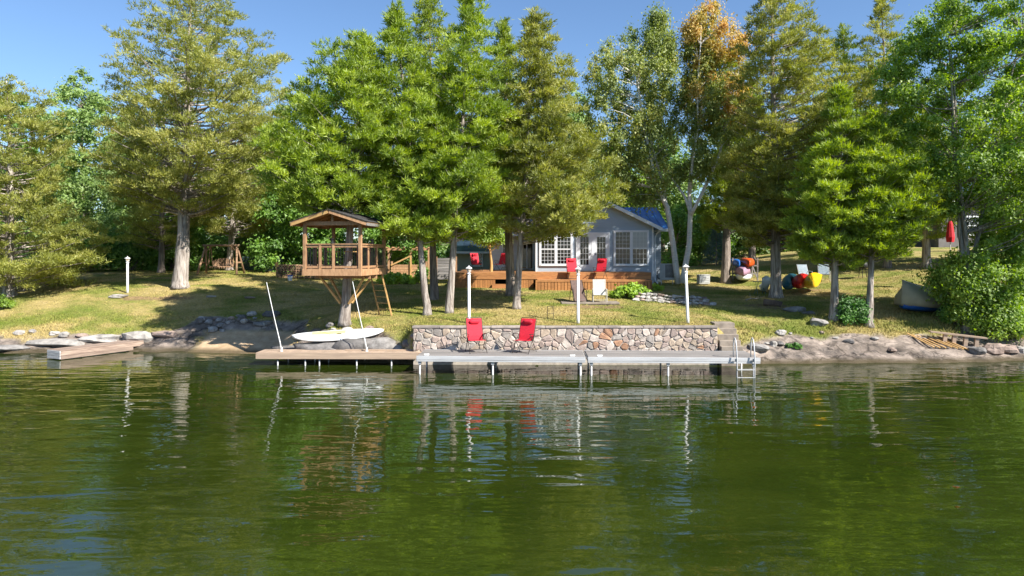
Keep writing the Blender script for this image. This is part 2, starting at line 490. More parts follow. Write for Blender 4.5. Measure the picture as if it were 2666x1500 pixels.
def lawn_nodes(nt):
    """lawn colour from world position: dry straw, olive and green patches"""
    tc = N(nt, 'ShaderNodeTexCoord')
    mp = N(nt, 'ShaderNodeMapping')
    mp.inputs['Scale'].default_value = (.55, 1.0, .6)
    nt.links.new(tc.outputs['Object'], mp.inputs[0])
    n1 = N(nt, 'ShaderNodeTexNoise', Scale=.55, Detail=6, Roughness=.62)
    nt.links.new(mp.outputs[0], n1.inputs['Vector'])
    rp = N(nt, 'ShaderNodeValToRGB')
    e = rp.color_ramp.elements
    e[0].position, e[0].color = .27, (.13, .175, .03, 1)
    e[1].position, e[1].color = .67, (.43, .335, .155, 1)
    k = e.new(.43); k.color = (.21, .22, .055, 1)
    k = e.new(.54); k.color = (.35, .285, .11, 1)
    nt.links.new(n1.outputs[0], rp.inputs[0])
    n2 = N(nt, 'ShaderNodeTexNoise', Scale=9, Detail=6, Roughness=.75)
    nt.links.new(tc.outputs['Object'], n2.inputs['Vector'])
    mr = N(nt, 'ShaderNodeMapRange')
    mr.inputs['From Min'].default_value, mr.inputs['From Max'].default_value = .3, .7
    mr.inputs['To Min'].default_value, mr.inputs['To Max'].default_value = .62, 1.25
    nt.links.new(n2.outputs[0], mr.inputs[0])
    mx = N(nt, 'ShaderNodeMix', data_type='RGBA', blend_type='MULTIPLY')
    mx.inputs['Factor'].default_value = 1
    nt.links.new(rp.outputs[0], mx.inputs[6])
    nt.links.new(mr.outputs[0], mx.inputs[7])
    return tc, mx.outputs[2], n2.outputs[0]

def ground_mat():
    m, nt, b = new_mat('shore_ground')
    b.inputs['Roughness'].default_value = .95
    b.inputs['Specular IOR Level'].default_value = .15
    tc, lawn, fine = lawn_nodes(nt)
    at = N(nt, 'ShaderNodeAttribute', attribute_name='cover')
    sp = N(nt, 'ShaderNodeSeparateColor')
    nt.links.new(at.outputs['Color'], sp.inputs[0])
    def two(scale, ca, cb, lo, hi, detail=7):
        n = N(nt, 'ShaderNodeTexNoise', Scale=scale, Detail=detail, Roughness=.68)
        nt.links.new(tc.outputs['Object'], n.inputs['Vector'])
        r = N(nt, 'ShaderNodeValToRGB')
        r.color_ramp.elements[0].position, r.color_ramp.elements[1].position = lo, hi
        r.color_ramp.elements[0].color, r.color_ramp.elements[1].color = c4(ca), c4(cb)
        nt.links.new(n.outputs[0], r.inputs[0])
        return r, n
    rk, rn = two(1.1, (.12, .105, .095), (.44, .36, .30), .34, .62)
    k = rk.color_ramp.elements.new(.49); k.color = (.33, .27, .225, 1)
    vo = N(nt, 'ShaderNodeTexVoronoi', feature='DISTANCE_TO_EDGE', Scale=.9)
    mpv = N(nt, 'ShaderNodeMapping'); mpv.inputs['Scale'].default_value = (.6, 1.5, 1.5); mpv.inputs['Rotation'].default_value = (0, 0, .5)
    wpn = N(nt, 'ShaderNodeTexNoise', Scale=1.6, Detail=5)
    adv = N(nt, 'ShaderNodeVectorMath', operation='ADD')
    nt.links.new(tc.outputs['Object'], wpn.inputs['Vector']); nt.links.new(tc.outputs['Object'], adv.inputs[0]); nt.links.new(wpn.outputs['Color'], adv.inputs[1])
    nt.links.new(adv.outputs[0], mpv.inputs[0]); nt.links.new(mpv.outputs[0], vo.inputs['Vector'])
    crk = N(nt, 'ShaderNodeMapRange'); crk.inputs['From Max'].default_value = .05; crk.inputs['To Min'].default_value = .38
    nt.links.new(vo.outputs[0], crk.inputs[0])
    stn = N(nt, 'ShaderNodeTexNoise', Scale=.8, Detail=8, Roughness=.7, Distortion=.6)
    nt.links.new(mpv.outputs[0], stn.inputs['Vector'])
    stm = N(nt, 'ShaderNodeMapRange'); stm.inputs['From Min'].default_value, stm.inputs['From Max'].default_value = .40, .60; stm.inputs['To Min'].default_value, stm.inputs['To Max'].default_value = .42, 1.0
    nt.links.new(stn.outputs[0], stm.inputs[0])
    mmu = N(nt, 'ShaderNodeMath', operation='MULTIPLY'); nt.links.new(crk.outputs[0], mmu.inputs[0]); nt.links.new(stm.outputs[0], mmu.inputs[1])
    rkm = N(nt, 'ShaderNodeMix', data_type='RGBA', blend_type='MULTIPLY'); rkm.inputs['Factor'].default_value = 1
    nt.links.new(rk.outputs[0], rkm.inputs[6]); nt.links.new(mmu.outputs[0], rkm.inputs[7])
    sd, sn = two(2.5, (.42, .29, .17), (.56, .42, .27), .35, .65)
    dt, dn = two(3.0, (.16, .105, .06), (.33, .22, .12), .35, .65)
    def mix(fac, a, bb):
        x = N(nt, 'ShaderNodeMix', data_type='RGBA')
        nt.links.new(fac, x.inputs[0]); nt.links.new(a, x.inputs[6]); nt.links.new(bb, x.inputs[7])
        return x.outputs[2]
    c = mix(sp.outputs[2], lawn, dt.outputs[0])
    c = mix(sp.outputs[1], c, sd.outputs[0])
    c = mix(sp.outputs[0], c, rkm.outputs[2])
    # wet, algae-stained band at the waterline
    sx = N(nt, 'ShaderNodeSeparateXYZ')
    nt.links.new(tc.outputs['Object'], sx.inputs[0])
    wet = N(nt, 'ShaderNodeMapRange')
    wet.inputs['From Min'].default_value, wet.inputs['From Max'].default_value = .20, .06
    nt.links.new(sx.outputs[2], wet.inputs[0])
    wc = N(nt, 'ShaderNodeRGB'); wc.outputs[0].default_value = (.075, .058, .03, 1)
    wm = N(nt, 'ShaderNodeMath', operation='MULTIPLY'); wm.inputs[1].default_value = .85
    nt.links.new(wet.outputs[0], wm.inputs[0])
    c = mix(wm.outputs[0], c, wc.outputs[0])
    nt.links.new(c, b.inputs['Base Color'])
    ad = N(nt, 'ShaderNodeMath', operation='ADD')
    fn = N(nt, 'ShaderNodeTexNoise', Scale=22, Detail=5, Roughness=.7)
    nt.links.new(tc.outputs['Object'], fn.inputs['Vector'])
    nt.links.new(fn.outputs[0], ad.inputs[0]); nt.links.new(rn.outputs[0], ad.inputs[1])
    bp = N(nt, 'ShaderNodeBump', Strength=.8, Distance=.06)
    nt.links.new(ad.outputs[0], bp.inputs['Height'])
    nt.links.new(bp.outputs[0], b.inputs['Normal'])
    return m
M_ground = ground_mat()

def axis_coords(lo, hi, a, b, step, grow=1.25):
    mid = list(np.arange(a, b + 1e-6, step))
    out, s = [], step
    x = a
    while x > lo:
        s *= grow; x -= s; out.append(max(x, lo))
    left = out[::-1]
    out, s, x = [], step, b
    while x < hi:
        s *= grow; x += s; out.append(min(x, hi))
    return np.array(left + mid + out)

def make_ground():
    xs = axis_coords(-900, 900, -27, 27, .16)
    ys = np.concatenate([axis_coords(-600, 26.4, 26, 26.3, .3)[:-2], np.arange(26.45, 37, .10), axis_coords(37, 1200, 37, 48, .25)])
    ys = np.unique(np.round(ys, 4))
    GX, GY = np.meshgrid(xs, ys)
    X, Y = GX.ravel(), GY.ravel()
    Z = ground(X, Y)
    rock, sand, dirt = masks(X, Y, ground_raw(X, Y))
    nx, ny = len(xs), len(ys)
    me = bpy.data.meshes.new('ground')
    me.vertices.add(nx * ny)
    me.vertices.foreach_set('co', np.stack([X, Y, Z], 1).astype(np.float32).ravel())
    i = np.arange(nx * ny).reshape(ny, nx)
    q = np.stack([i[:-1, :-1], i[:-1, 1:], i[1:, 1:], i[1:, :-1]], -1).reshape(-1, 4)
    me.loops.add(q.size)
    me.loops.foreach_set('vertex_index', q.ravel().astype(np.int32))
    me.polygons.add(len(q))
    me.polygons.foreach_set('loop_start', (np.arange(len(q)) * 4).astype(np.int32))
    me.polygons.foreach_set('use_smooth', np.ones(len(q), bool))
    me.update(calc_edges=True)
    ca = me.attributes.new('cover', 'FLOAT_COLOR', 'POINT')
    ca.data.foreach_set('color', np.stack([rock, sand, dirt, np.ones_like(rock)], 1).astype(np.float32).ravel())
    me.materials.append(M_ground)
    o = bpy.data.objects.new('ground', me)
    COL.objects.link(o)
    tag(o, 'sloping shore ground of dry lawn, bedrock and sand beside the lake', 'ground', kind='structure')
    return o
make_ground()

def water_mat():
    m, nt, b = new_mat('lake_water')
    nt.nodes.remove(b)
    out = nt.nodes['Material Output']
    tc = N(nt, 'ShaderNodeTexCoord')
    def wave(scale, sx, sy, rz, detail=2, rough=.5, dist=0.0):
        mp = N(nt, 'ShaderNodeMapping')
        mp.inputs['Rotation'].default_value = (0, 0, R(rz))
        mp.inputs['Scale'].default_value = (sx, sy, 1)
        nt.links.new(tc.outputs['Object'], mp.inputs[0])
        n = N(nt, 'ShaderNodeTexNoise', Scale=scale, Detail=detail, Roughness=rough, Distortion=dist)
        nt.links.new(mp.outputs[0], n.inputs['Vector'])
        return n.outputs[0]
    w1 = wave(1.0, .42, 1.6, 12, 2, .5, .35)      # long ripple trains
    w2 = wave(2.6, .8, 1.3, -24, 2, .5, .2)       # cross chop
    w3 = wave(.14, 1, 1.4, 0, 2)                    # calm and ruffled patches
    mr = N(nt, 'ShaderNodeMapRange')
    mr.inputs['From Min'].default_value, mr.inputs['From Max'].default_value = .35, .65
    mr.inputs['To Min'].default_value, mr.inputs['To Max'].default_value = .35, 1.3
    nt.links.new(w3, mr.inputs[0])
    def mul(a, k):
        x = N(nt, 'ShaderNodeMath', operation='MULTIPLY')
        nt.links.new(a, x.inputs[0])
        if isinstance(k, float): x.inputs[1].default_value = k
        else: nt.links.new(k, x.inputs[1])
        return x.outputs[0]
    s = N(nt, 'ShaderNodeMath', operation='ADD')
    nt.links.new(mul(w1, .041), s.inputs[0]); nt.links.new(mul(w2, .0075), s.inputs[1])
    w4 = wave(8.0, .7, 1.4, 30, 2, .5)
    s2 = N(nt, 'ShaderNodeMath', operation='ADD')
    nt.links.new(s.outputs[0], s2.inputs[0]); nt.links.new(mul(w4, .0005), s2.inputs[1])
    h = mul(s2.outputs[0], mr.outputs[0])
    bp = N(nt, 'ShaderNodeBump', Strength=1.0, Distance=1.0)
    nt.links.new(h, bp.inputs['Height'])
    fr = N(nt, 'ShaderNodeFresnel', IOR=2.1)
    nt.links.new(bp.outputs[0], fr.inputs['Normal'])
    gl = N(nt, 'ShaderNodeBsdfGlossy', Roughness=.015)
    nt.links.new(bp.outputs[0], gl.inputs['Normal'])
    df = N(nt, 'ShaderNodeBsdfDiffuse')
    df.inputs[0].default_value = (.046, .066, .006, 1)
    mot = wave(.22, 1.0, 1.6, 20, 6, .65, .8)
    mrp = N(nt, 'ShaderNodeValToRGB')
    mrp.color_ramp.elements[0].position, mrp.color_ramp.elements[0].color = .30, (.020, .036, .004, 1)
    mrp.color_ramp.elements[1].position, mrp.color_ramp.elements[1].color = .72, (.046, .068, .008, 1)
    nt.links.new(mot, mrp.inputs[0]); nt.links.new(mrp.outputs[0], df.inputs[0])
    tr = N(nt, 'ShaderNodeBsdfTransparent')
    tr.inputs[0].default_value = (.60, .55, .25, 1)
    body = N(nt, 'ShaderNodeMixShader', Fac=.62)
    nt.links.new(tr.outputs[0], body.inputs[1]); nt.links.new(df.outputs[0], body.inputs[2])
    mx = N(nt, 'ShaderNodeMixShader')
    nt.links.new(fr.outputs[0], mx.inputs[0]); nt.links.new(body.outputs[0], mx.inputs[1]); nt.links.new(gl.outputs[0], mx.inputs[2])
    nt.links.new(mx.outputs[0], out.inputs[0])
    return m
wm_ = MB().add([(-900, -600, 0), (900, -600, 0), (900, 60, 0), (-900, 60, 0)], [(0, 1, 2, 3)])
tag(wm_.build('lake_water', water_mat()), 'rippled green lake water in the foreground', 'water', kind='structure')

# ------------------------------------------------------------------ foliage builders
def poly_mesh(name, V, tint, mat, parent=None):
    n, k = V.shape[:2]
    me = bpy.data.meshes.new(name)
    me.vertices.add(n * k)
    me.vertices.foreach_set('co', V.astype(np.float32).ravel())
    me.loops.add(n * k)
    me.loops.foreach_set('vertex_index', np.arange(n * k, dtype=np.int32))
    me.polygons.add(n)
    me.polygons.foreach_set('loop_start', (np.arange(n) * k).astype(np.int32))
    me.update(calc_edges=True)
    a = me.attributes.new('tint', 'FLOAT', 'POINT')
    a.data.foreach_set('value', np.repeat(np.clip(tint, 0, 1), k).astype(np.float32))
    me.materials.append(mat)
    o = bpy.data.objects.new(name, me)
    COL.objects.link(o)
    if parent: o.parent = parent
    return o

def unit(a):
    return a / (np.linalg.norm(a, axis=-1, keepdims=True) + 1e-9)

def sprays(C, D, rad, per, L, W, flat=.5, rng=RNG, spread=.8, up=.3, ct=None):
    """thin triangles fanning out of clumps: cedar sprays, needles, grass"""
    m = len(C)
    idx = np.repeat(np.arange(m), per)
    n = len(idx)
    od = unit(rng.normal(0, 1, (n, 3)))
    off = od * (rng.uniform(0, 1, n) ** .55)[:, None]
    off[:, 2] *= flat
    along = rng.uniform(-.7, .9, n)[:, None] * D[idx]
    P = C[idx] + (off + along) * rad[idx][:, None]
    ax = unit(D[idx] * .7 + od * .55 + np.array([0, 0, up]) + rng.normal(0, spread * .5, (n, 3)))
    sd = unit(np.cross(ax, od * .8 + np.array([0, 0, .45]) + rng.normal(0, .45, (n, 3))))
    l = L * rng.uniform(.45, 1.5, n)[:, None]
    w = W * rng.uniform(.7, 1.3, n)[:, None]
    V = np.stack([P - sd * w * .5, P + sd * w * .5, P + ax * l], 1)
    if ct is None: ct = rng.uniform(.1, .75, m)
    return V, ct[idx] + rng.normal(0, .14, n)

def leaves(C, rad, per, S, flat=.8, rng=RNG, droop=.35, shell=.5):
    """kite-shaped leaves filling clumps, facing loosely outwards"""
    m = len(C)
    idx = np.repeat(np.arange(m), per)
    n = len(idx)
    d = unit(rng.normal(0, 1, (n, 3)))
    r = np.abs(rng.normal(0, .62, n)) + .06
    off = d * r[:, None] * np.array([1, 1, flat])
    P = C[idx] + off * rad[idx][:, None]
    nr = unit(d * .6 + np.array([.1, -.1, .55]) + rng.normal(0, .55, (n, 3)))
    ax = unit(np.cross(nr, rng.normal(0, 1, (n, 3))) + np.array([0, 0, -droop]))
    sd = unit(np.cross(nr, ax))
    s = (S * rng.uniform(.6, 1.3, n))[:, None]
    V = np.stack([P - ax * s * .42 - sd * s * .38, P - ax * s * .42 + sd * s * .38, P + ax * s * .60], 1)
    ct = rng.uniform(.15, .8, m)
    return V, ct[idx] + rng.normal(0, .14, n)

def rows_to_world(rows, Y, bx):
    """photo measurements of a crown -> (z, centre x, half width) at its distance"""
    out = []
    for (y, l, r) in rows:
        out.append((PZ(y, Y), PX((l + r) / 2, Y) - bx, (r - l) / 2 * Y / FPX))
    out.sort()
    return np.array(out)

def trunk_path(x0, y0, z0, z1, dx, rng, wob=.12, n=10):
    pts = []
    ph = rng.uniform(0, 6)
    for i in range(n + 1):
        t = i / n
        pts.append(Vector((x0 + dx * t + wob * math.sin(ph + t * 5) * t, y0 + wob * math.sin(ph * 2 + t * 4) * t, z0 + (z1 - z0) * t)))
    return pts

def cedar(label, px, Y, rows, top, tr, n_leaf, mat, seed, group=None, nb=120, bark=None, dead=12, L=.165, W=.050, name='cedar_tree', clear=None, depth=1.0, dz=-.06):
    rng = np.random.default_rng(seed)
    random.seed(seed)
    bx = PX(px, Y)
    bz = gz(bx, Y) + dz
    t = empty(name, (bx, Y, bz), 0, label, 'tree', group)
    prof = rows_to_world(rows, Y, bx)
    prof[:, 0] -= bz
    zt = PZ(top[1], Y) - bz
    tx = PX(top[0], Y) - bx
    path = trunk_path(0, 0, 0, zt, tx, rng)
    z_lo, z_hi = prof[0, 0], zt
    def axis(z):
        f = max(0, min(1, z / zt)) * (len(path) - 1)
        i = min(int(f), len(path) - 2)
        return path[i].lerp(path[i + 1], f - i)
    mb = MB()
    fine = [axis(zt * k / 26) for k in range(27)]
    rr = [tr * (1 - .93 * (k / 26) ** .9) for k in range(27)]
    # flared, fluted foot
    z0 = [Vector((0, 0, 0)), Vector((0, 0, .18)), Vector((0, 0, .45))]
    mb.tube(z0 + fine[2:], [tr * 1.42, tr * 1.18, tr * 1.04] + rr[2:], n=14, jit=.07)
    Cs, Ds, rs, tc_ = [], [], [], []
    zs = z_lo + (z_hi - z_lo) * ((np.arange(nb) + rng.uniform(-.5, .5, nb)) / nb).clip(0, 1) ** 1.05 * .98
    n0 = rng.uniform(0, 50)
    for i, z in enumerate(zs):
        az = i * 2.39996 + rng.uniform(-.7, .7)
        hw = np.interp(z, np.append(prof[:, 0], zt), np.append(prof[:, 2], .12))
        cxo = np.interp(z, np.append(prof[:, 0], zt), np.append(prof[:, 1], tx))
        a0 = axis(z)
        tip = Vector((cxo + math.cos(az) * hw, math.sin(az) * hw * depth, z))
        nn = float(vnoise(np.array([n0 + math.cos(az) * 1.3]), np.array([z * .55 + math.sin(az) * 1.3]), seed)[0])
        k = .62 + .62 * nn + rng.uniform(-.10, .10)
        vec = tip - Vector((a0.x, a0.y, z))
        length = max(vec.length * k, .15)
        d = vec.normalized()
        f = (z - z_lo) / max(z_hi - z_lo, .1)
        rise = (.02 + .45 * f + rng.uniform(-.16, .16)) * length
        st = a0 + Vector((0, 0, -.22 * length - .12 * length * f))
        p1 = st + d * length * .55 + Vector((0, 0, .12 * length))
        p2 = a0 + d * length + Vector((0, 0, rise * .5))
        p2.z = min(p2.z, zt + .1)
        br = max(.012, tr * .24 * (1 - f * .75))
        mb.tube([st, st.lerp(p1, .5) + Vector((0, 0, -.02 * length)), p1, p2], [br, br * .75, br * .5, .006], n=4, cap=False)
        nl = max(1, int(round(length * 1.15)))
        for qn in range(nl + 1):
            s = 1.0 - .62 * (qn + rng.uniform(-.25, .25)) / (nl + .3)
            s = min(1.0, max(.25, s))
            base = st.lerp(p1, s * 2) if s < .5 else p1.lerp(p2, s * 2 - 1)
            sw = .26 * length * (1.15 - s)
            lc = base + Vector((-d.y, d.x, 0)) * rng.normal(0, sw) + Vector((0, 0, rng.normal(.02, .14)))
            R_ = rng.uniform(.28, .62) * (1 - .45 * f) * min(1, .45 + length * .4)
            lt = rng.uniform(.0, .8)
            ns = max(4, int(15 * (R_ / .45) ** 1.5))
            for _ in range(ns):
                o = Vector(rng.normal(0, 1, 3)).normalized()
                if o.z < -.25: o.z *= -.6
                o = Vector((o.x * 1.15, o.y * 1.15, o.z * .72)) * rng.uniform(.55, 1.05)
                Cs.append((lc + o * R_)[:])
                Ds.append((o.normalized() * .75 + d * .35 + Vector((0, 0, .35))).normalized()[:])
                rs.append(rng.uniform(.10, .20))
                tc_.append(lt + rng.normal(0, .08))
    # leader
    for q in range(14):
        z = zt - q * .13
        Cs.append((axis(min(z, zt))[:])); Ds.append((0, 0, 1)); rs.append(.10 + .022 * q); tc_.append(.5)
    # bare grey dead branches below and inside the crown
    dm = mb
    for q in range(dead * 3):
        z = z_lo * rng.uniform(.9, 1.0) + rng.uniform(.0, 1.3) * (z_hi - z_lo) * .5
        az = rng.uniform(0, 6.28)
        a0 = axis(max(z, .6))
        ln = rng.uniform(.5, 1.7) * min(1, np.interp(z, np.append(prof[:, 0], zt), np.append(prof[:, 2], .3)) / 1.6)
        p = [a0]
        dv = Vector((math.cos(az), math.sin(az), rng.uniform(-.35, .25)))
        for s in range(4):
            dv = (dv + Vector(rng.normal(0, .22, 3))).normalized()
            p.append(p[-1] + dv * ln / 4)
        dm.tube(p, [.022, .016, .012, .008, .003], n=4, cap=False)
        for s in (1, 2, 3):
            d2 = (dv + Vector(rng.normal(0, .7, 3))).normalized()
            dm.tube([p[s], p[s] + d2 * ln * .3], [.008, .003], n=3, cap=False)
    mb.build('trunk', bark or M_bark, t, smooth=True)
    C, D, rd = np.array(Cs), np.array(Ds), np.array(rs)
    wgt = rd ** 1.4
    per = np.maximum(6, (1.26 * n_leaf * wgt / wgt.sum())).astype(int)
    V, tint = sprays(C, D, rd, per, L, W, rng=rng, ct=np.array(tc_))
    poly_mesh('crown', V, tint, mat, t)
    return t

def broadleaf(label, px, Y, rows, topy, tr, n_leaf, S, mat, seed, group=None, nclump=160, bark=None, name='maple_tree', stems=1, crad=(.5, .95), limb=True, trunk_top=.8, depth=.9, flat=.75, droop=.35, surf=.45, cat='tree', fork=.3):
    rng = np.random.default_rng(seed)
    random.seed(seed)
    bx = PX(px, Y)
    bz = gz(bx, Y) - .06
    t = empty(name, (bx, Y, bz), 0, label, cat, group)
    prof = rows_to_world(rows, Y, bx)
    prof[:, 0] -= bz
    zt = PZ(topy, Y) - bz
    zz = np.append(prof[:, 0], zt); cc = np.append(prof[:, 1], prof[-1, 1]); hh = np.append(prof[:, 2], .15)
    # pick clump heights in proportion to the crown's width there
    grid = np.linspace(zz[0], zt - .2, 200)
    wg = np.interp(grid, zz, hh) + .15
    z = rng.choice(grid, nclump, p=wg / wg.sum())
    az = rng.uniform(0, 6.283, nclump)
    rr = rng.uniform(0, 1, nclump) ** surf
    h = np.maximum(np.interp(z, zz, hh) - .35, .1)
    C = np.stack([np.interp(z, zz, cc) + np.cos(az) * rr * h, np.sin(az) * rr * h * depth, z], 1)
    rad = rng.uniform(crad[0], crad[1], nclump) * np.clip(h / 1.6, .55, 1.0)
    mb = MB()
    ztt = zt * trunk_top
    skel = []
    for s in range(stems):
        a = rng.uniform(0, 6.28) if stems > 1 else 0
        lean = (.12 if stems > 1 else .02) * zt * rng.uniform(.6, 1.4)
        ex = np.interp(ztt, zz, cc) + math.cos(a) * lean
        ey = math.sin(a) * lean * .7
        n = 12
        fz = fork * zt * .5 if stems > 1 else 0
        pts = []
        for i in range(n + 1):
            f = i / n
            g = max(0, (f * ztt - fz) / (ztt - fz)) if stems > 1 else f
            pts.append(Vector((ex * g + .1 * math.sin(f * 6 + s), ey * g + .1 * math.sin(f * 5 + s * 2), f * ztt)))
        r0 = tr * (1 if stems == 1 else .62)
        rad_ = [r0 * (1 - .88 * i / n) for i in range(n + 1)]
        rad_[0] *= 1.35
        mb.tube(pts, rad_, n=10, jit=.05)
        skel.append(pts)
    if stems > 1:
        mb.tube([(0, 0, 0), (0, 0, .3), (0, 0, fork * zt * .5), (0, 0, fork * zt * .5 + .5)], [tr * 1.5, tr * 1.1, tr * .95, tr * .5], n=12, jit=.06)
    if limb:
        for i in range(0, nclump, 2):
            c = Vector(C[i])
            pts = skel[i // 2 % stems]
            best = min(pts, key=lambda p: abs(p.z - (c.z - .45 * math.hypot(c.x - p.x, c.y - p.y) - .3)))
            mid = best.lerp(c, .5) + Vector((0, 0, -.08 * (c - best).length))
            mb.tube([best, mid, c], [max(.012, tr * .16), max(.008, tr * .09), .005], n=4, cap=False)
    mb.build('trunk', bark or M_barkd, t, smooth=True)
    wgt = rad ** 2
    per = np.maximum(8, 1.7 * n_leaf * wgt / wgt.sum()).astype(int)
    V, tint = leaves(C, rad, per, S * .8, flat=flat, rng=rng, droop=droop)
    poly_mesh('crown', V, tint, mat, t)
    return t

def shrub(label, px, Y, w, h, n_leaf, S, mat, seed, name='shrub', cat='shrub', nclump=26, d=None, X=None, group=None, droop=.2):
    rng = np.random.default_rng(seed)
    bx = PX(px, Y) if X is None else X
    bz = gz(bx, Y)
    t = empty(name, (bx, Y, bz - .03), 0, label, cat, group)
    d = d or w * .7
    a = rng.uniform(0, 6.283, nclump)
    r = rng.uniform(0, 1, nclump) ** .5
    x, y = np.cos(a) * r * w * .4, np.sin(a) * r * d * .4
    zmax = h * np.sqrt(np.maximum(.05, 1 - r ** 2 * .8))
    z = zmax * rng.uniform(.25, .92, nclump)
    C = np.stack([x, y, z], 1)
    rad = np.full(nclump, min(w, h) * .24) * rng.uniform(.7, 1.3, nclump)
    mb = MB()
    for i in range(0, nclump, 2):
        mb.tube([(x[i] * .15, y[i] * .15, 0), (x[i] * .6, y[i] * .6, z[i] * .55), tuple(C[i])], [.018, .012, .004], n=4, cap=False)
    mb.build('stem', M_barkd, t)
    V, tint = leaves(C, rad, np.full(nclump, int(1.6 * n_leaf) // nclump), S * .82, rng=rng, droop=droop)
    poly_mesh('foliage', V, tint, mat, t)
    return t

# ------------------------------------------------------------------ trees
QUALITY = 1.0
def q(n): return int(n * QUALITY)

cedar('far left olive cedar sweeping down to the grass at the picture edge', 25, 37, [(735, -40, 130), (690, -90, 235), (640, -130, 225), (560, -150, 165), (480, -150, 150), (400, -150, 185), (320, -120, 155), (260, -80, 115)], (20, 205), .30, q(80000), L_cedar2, 101, nb=150)
cedar('tall olive cedar with thick pale trunk right of the left lamp post', 470, 38, [(545, 400, 560), (510, 320, 650), (450, 285, 700), (350, 270, 732), (250, 305, 738), (150, 340, 700), (80, 395, 655), (10, 440, 600)], (505, -55), .40, q(105000), L_cedar2, 102, nb=190, dead=30)
cedar('thin dark cedar behind the left lamp post, left of the thick trunk', 420, 46, [(640, 345, 470), (560, 320, 520), (450, 310, 540), (350, 330, 520), (290, 360, 480)], (430, 225), .21, q(32000), L_cedar2, 103, nb=80, bark=M_barkd, dead=20)
cedar('drooping olive cedar standing behind the log swing', 597, 47.5, [(605, 555, 690), (550, 525, 748), (480, 515, 745), (400, 540, 725), (300, 570, 690)], (630, 235), .24, q(42000), L_cedar2, 104, nb=95, dead=34)
cedar('cedar growing up through the treehouse', 898, 29.2, [(545, 770, 950), (500, 690, 985), (430, 692, 1000), (350, 745, 1010), (280, 770, 1000), (220, 805, 1000), (170, 855, 990), (120, 905, 970)], (943, 88), .225, q(75000), L_cedar, 105, nb=150)
cedar('leftmost front cedar of the clump between treehouse and cottage', 1112, 30, [(620, 1040, 1170), (590, 985, 1200), (540, 978, 1230), (450, 955, 1220), (350, 950, 1180), (250, 960, 1150), (180, 978, 1110), (100, 1000, 1062)], (1030, 14), .165, q(62000), L_cedar, 106, nb=130)
cedar('cedar just behind the leftmost trunk of the middle clump', 1131, 34, [(590, 1020, 1220), (500, 1000, 1250), (400, 1000, 1240), (300, 1020, 1220), (200, 1050, 1190), (100, 1070, 1170), (30, 1085, 1140)], (1112, -18), .20, q(55000), L_cedar3, 107, nb=120, bark=M_barkd)
cedar('pale trunked cedar just left of the leftmost white lamp of the stone wall', 1170, 30.3, [(618, 1115, 1235), (590, 1050, 1290), (540, 1060, 1320), (450, 1085, 1330), (350, 1108, 1330), (250, 1130, 1312), (150, 1160, 1290), (60, 1180, 1268)], (1222, -22), .17, q(66000), L_cedar, 108, nb=135)
cedar('cedar with rougher trunk behind the pale trunk in front of the sliding door', 1331, 35, [(555, 1235, 1400), (500, 1220, 1430), (400, 1220, 1420), (300, 1240, 1390), (200, 1262, 1360), (120, 1285, 1335)], (1307, 60), .25, q(52000), L_cedar3, 109, nb=115, bark=M_barkd)
cedar('wide cedar with pale trunk hanging its boughs over the cottage gable', 1345, 31, [(612, 1330, 1500), (580, 1290, 1640), (545, 1280, 1690), (500, 1280, 1690), (430, 1280, 1640), (350, 1290, 1530), (270, 1310, 1492), (200, 1330, 1480), (120, 1360, 1440)], (1389, 36), .17, q(82000), L_cedar2, 110, nb=150)
cedar('cedar whose trunk stands left of the canoe rack', 1889, 42.5, [(590, 1835, 1960), (500, 1820, 1985), (400, 1840, 1985), (300, 1855, 1975), (210, 1870, 1945)], (1900, 130), .29, q(45000), L_cedar3, 111, nb=100, bark=M_barkd)
cedar('tall broad cedar beside the leaning kayaks', 2020, 36, [(630, 1935, 2110), (560, 1875, 2135), (450, 1880, 2170), (350, 1900, 2200), (250, 1915, 2230), (150, 1930, 2195), (80, 1940, 2145), (20, 1960, 2085)], (2012, -45), .30, q(105000), L_cedar2, 112, nb=190, dead=30)
cedar('back cedar with top rising behind the right front cedars', 2235, 45, [(600, 2110, 2360), (480, 2090, 2370), (350, 2110, 2330), (250, 2130, 2290), (150, 2150, 2250)], (2195, 65), .24, q(60000), L_cedar3, 113, nb=120, bark=M_barkd)
cedar('thin open cedar reaching the sky left of the big maple', 2310, 43, [(600, 2240, 2420), (450, 2230, 2400), (300, 2235, 2380), (200, 2240, 2350), (100, 2255, 2330), (30, 2270, 2318)], (2292, -25), .22, q(42000), L_cedar2, 114, nb=100, bark=M_barkd)
cedar('bright cedar left of the low green shrub on the right bank', 2172, 30.5, [(685, 2125, 2230), (640, 2092, 2262), (560, 2070, 2290), (480, 2090, 2290), (400, 2120, 2262), (320, 2150, 2228)], (2186, 222), .19, q(55000), L_cedar, 115, nb=115)
cedar('cedar between the low green shrub and the tarped boat', 2262, 30, [(670, 2222, 2330), (620, 2200, 2390), (540, 2200, 2410), (460, 2220, 2385), (380, 2240, 2335)], (2277, 305), .17, q(48000), L_cedar, 116, nb=105)
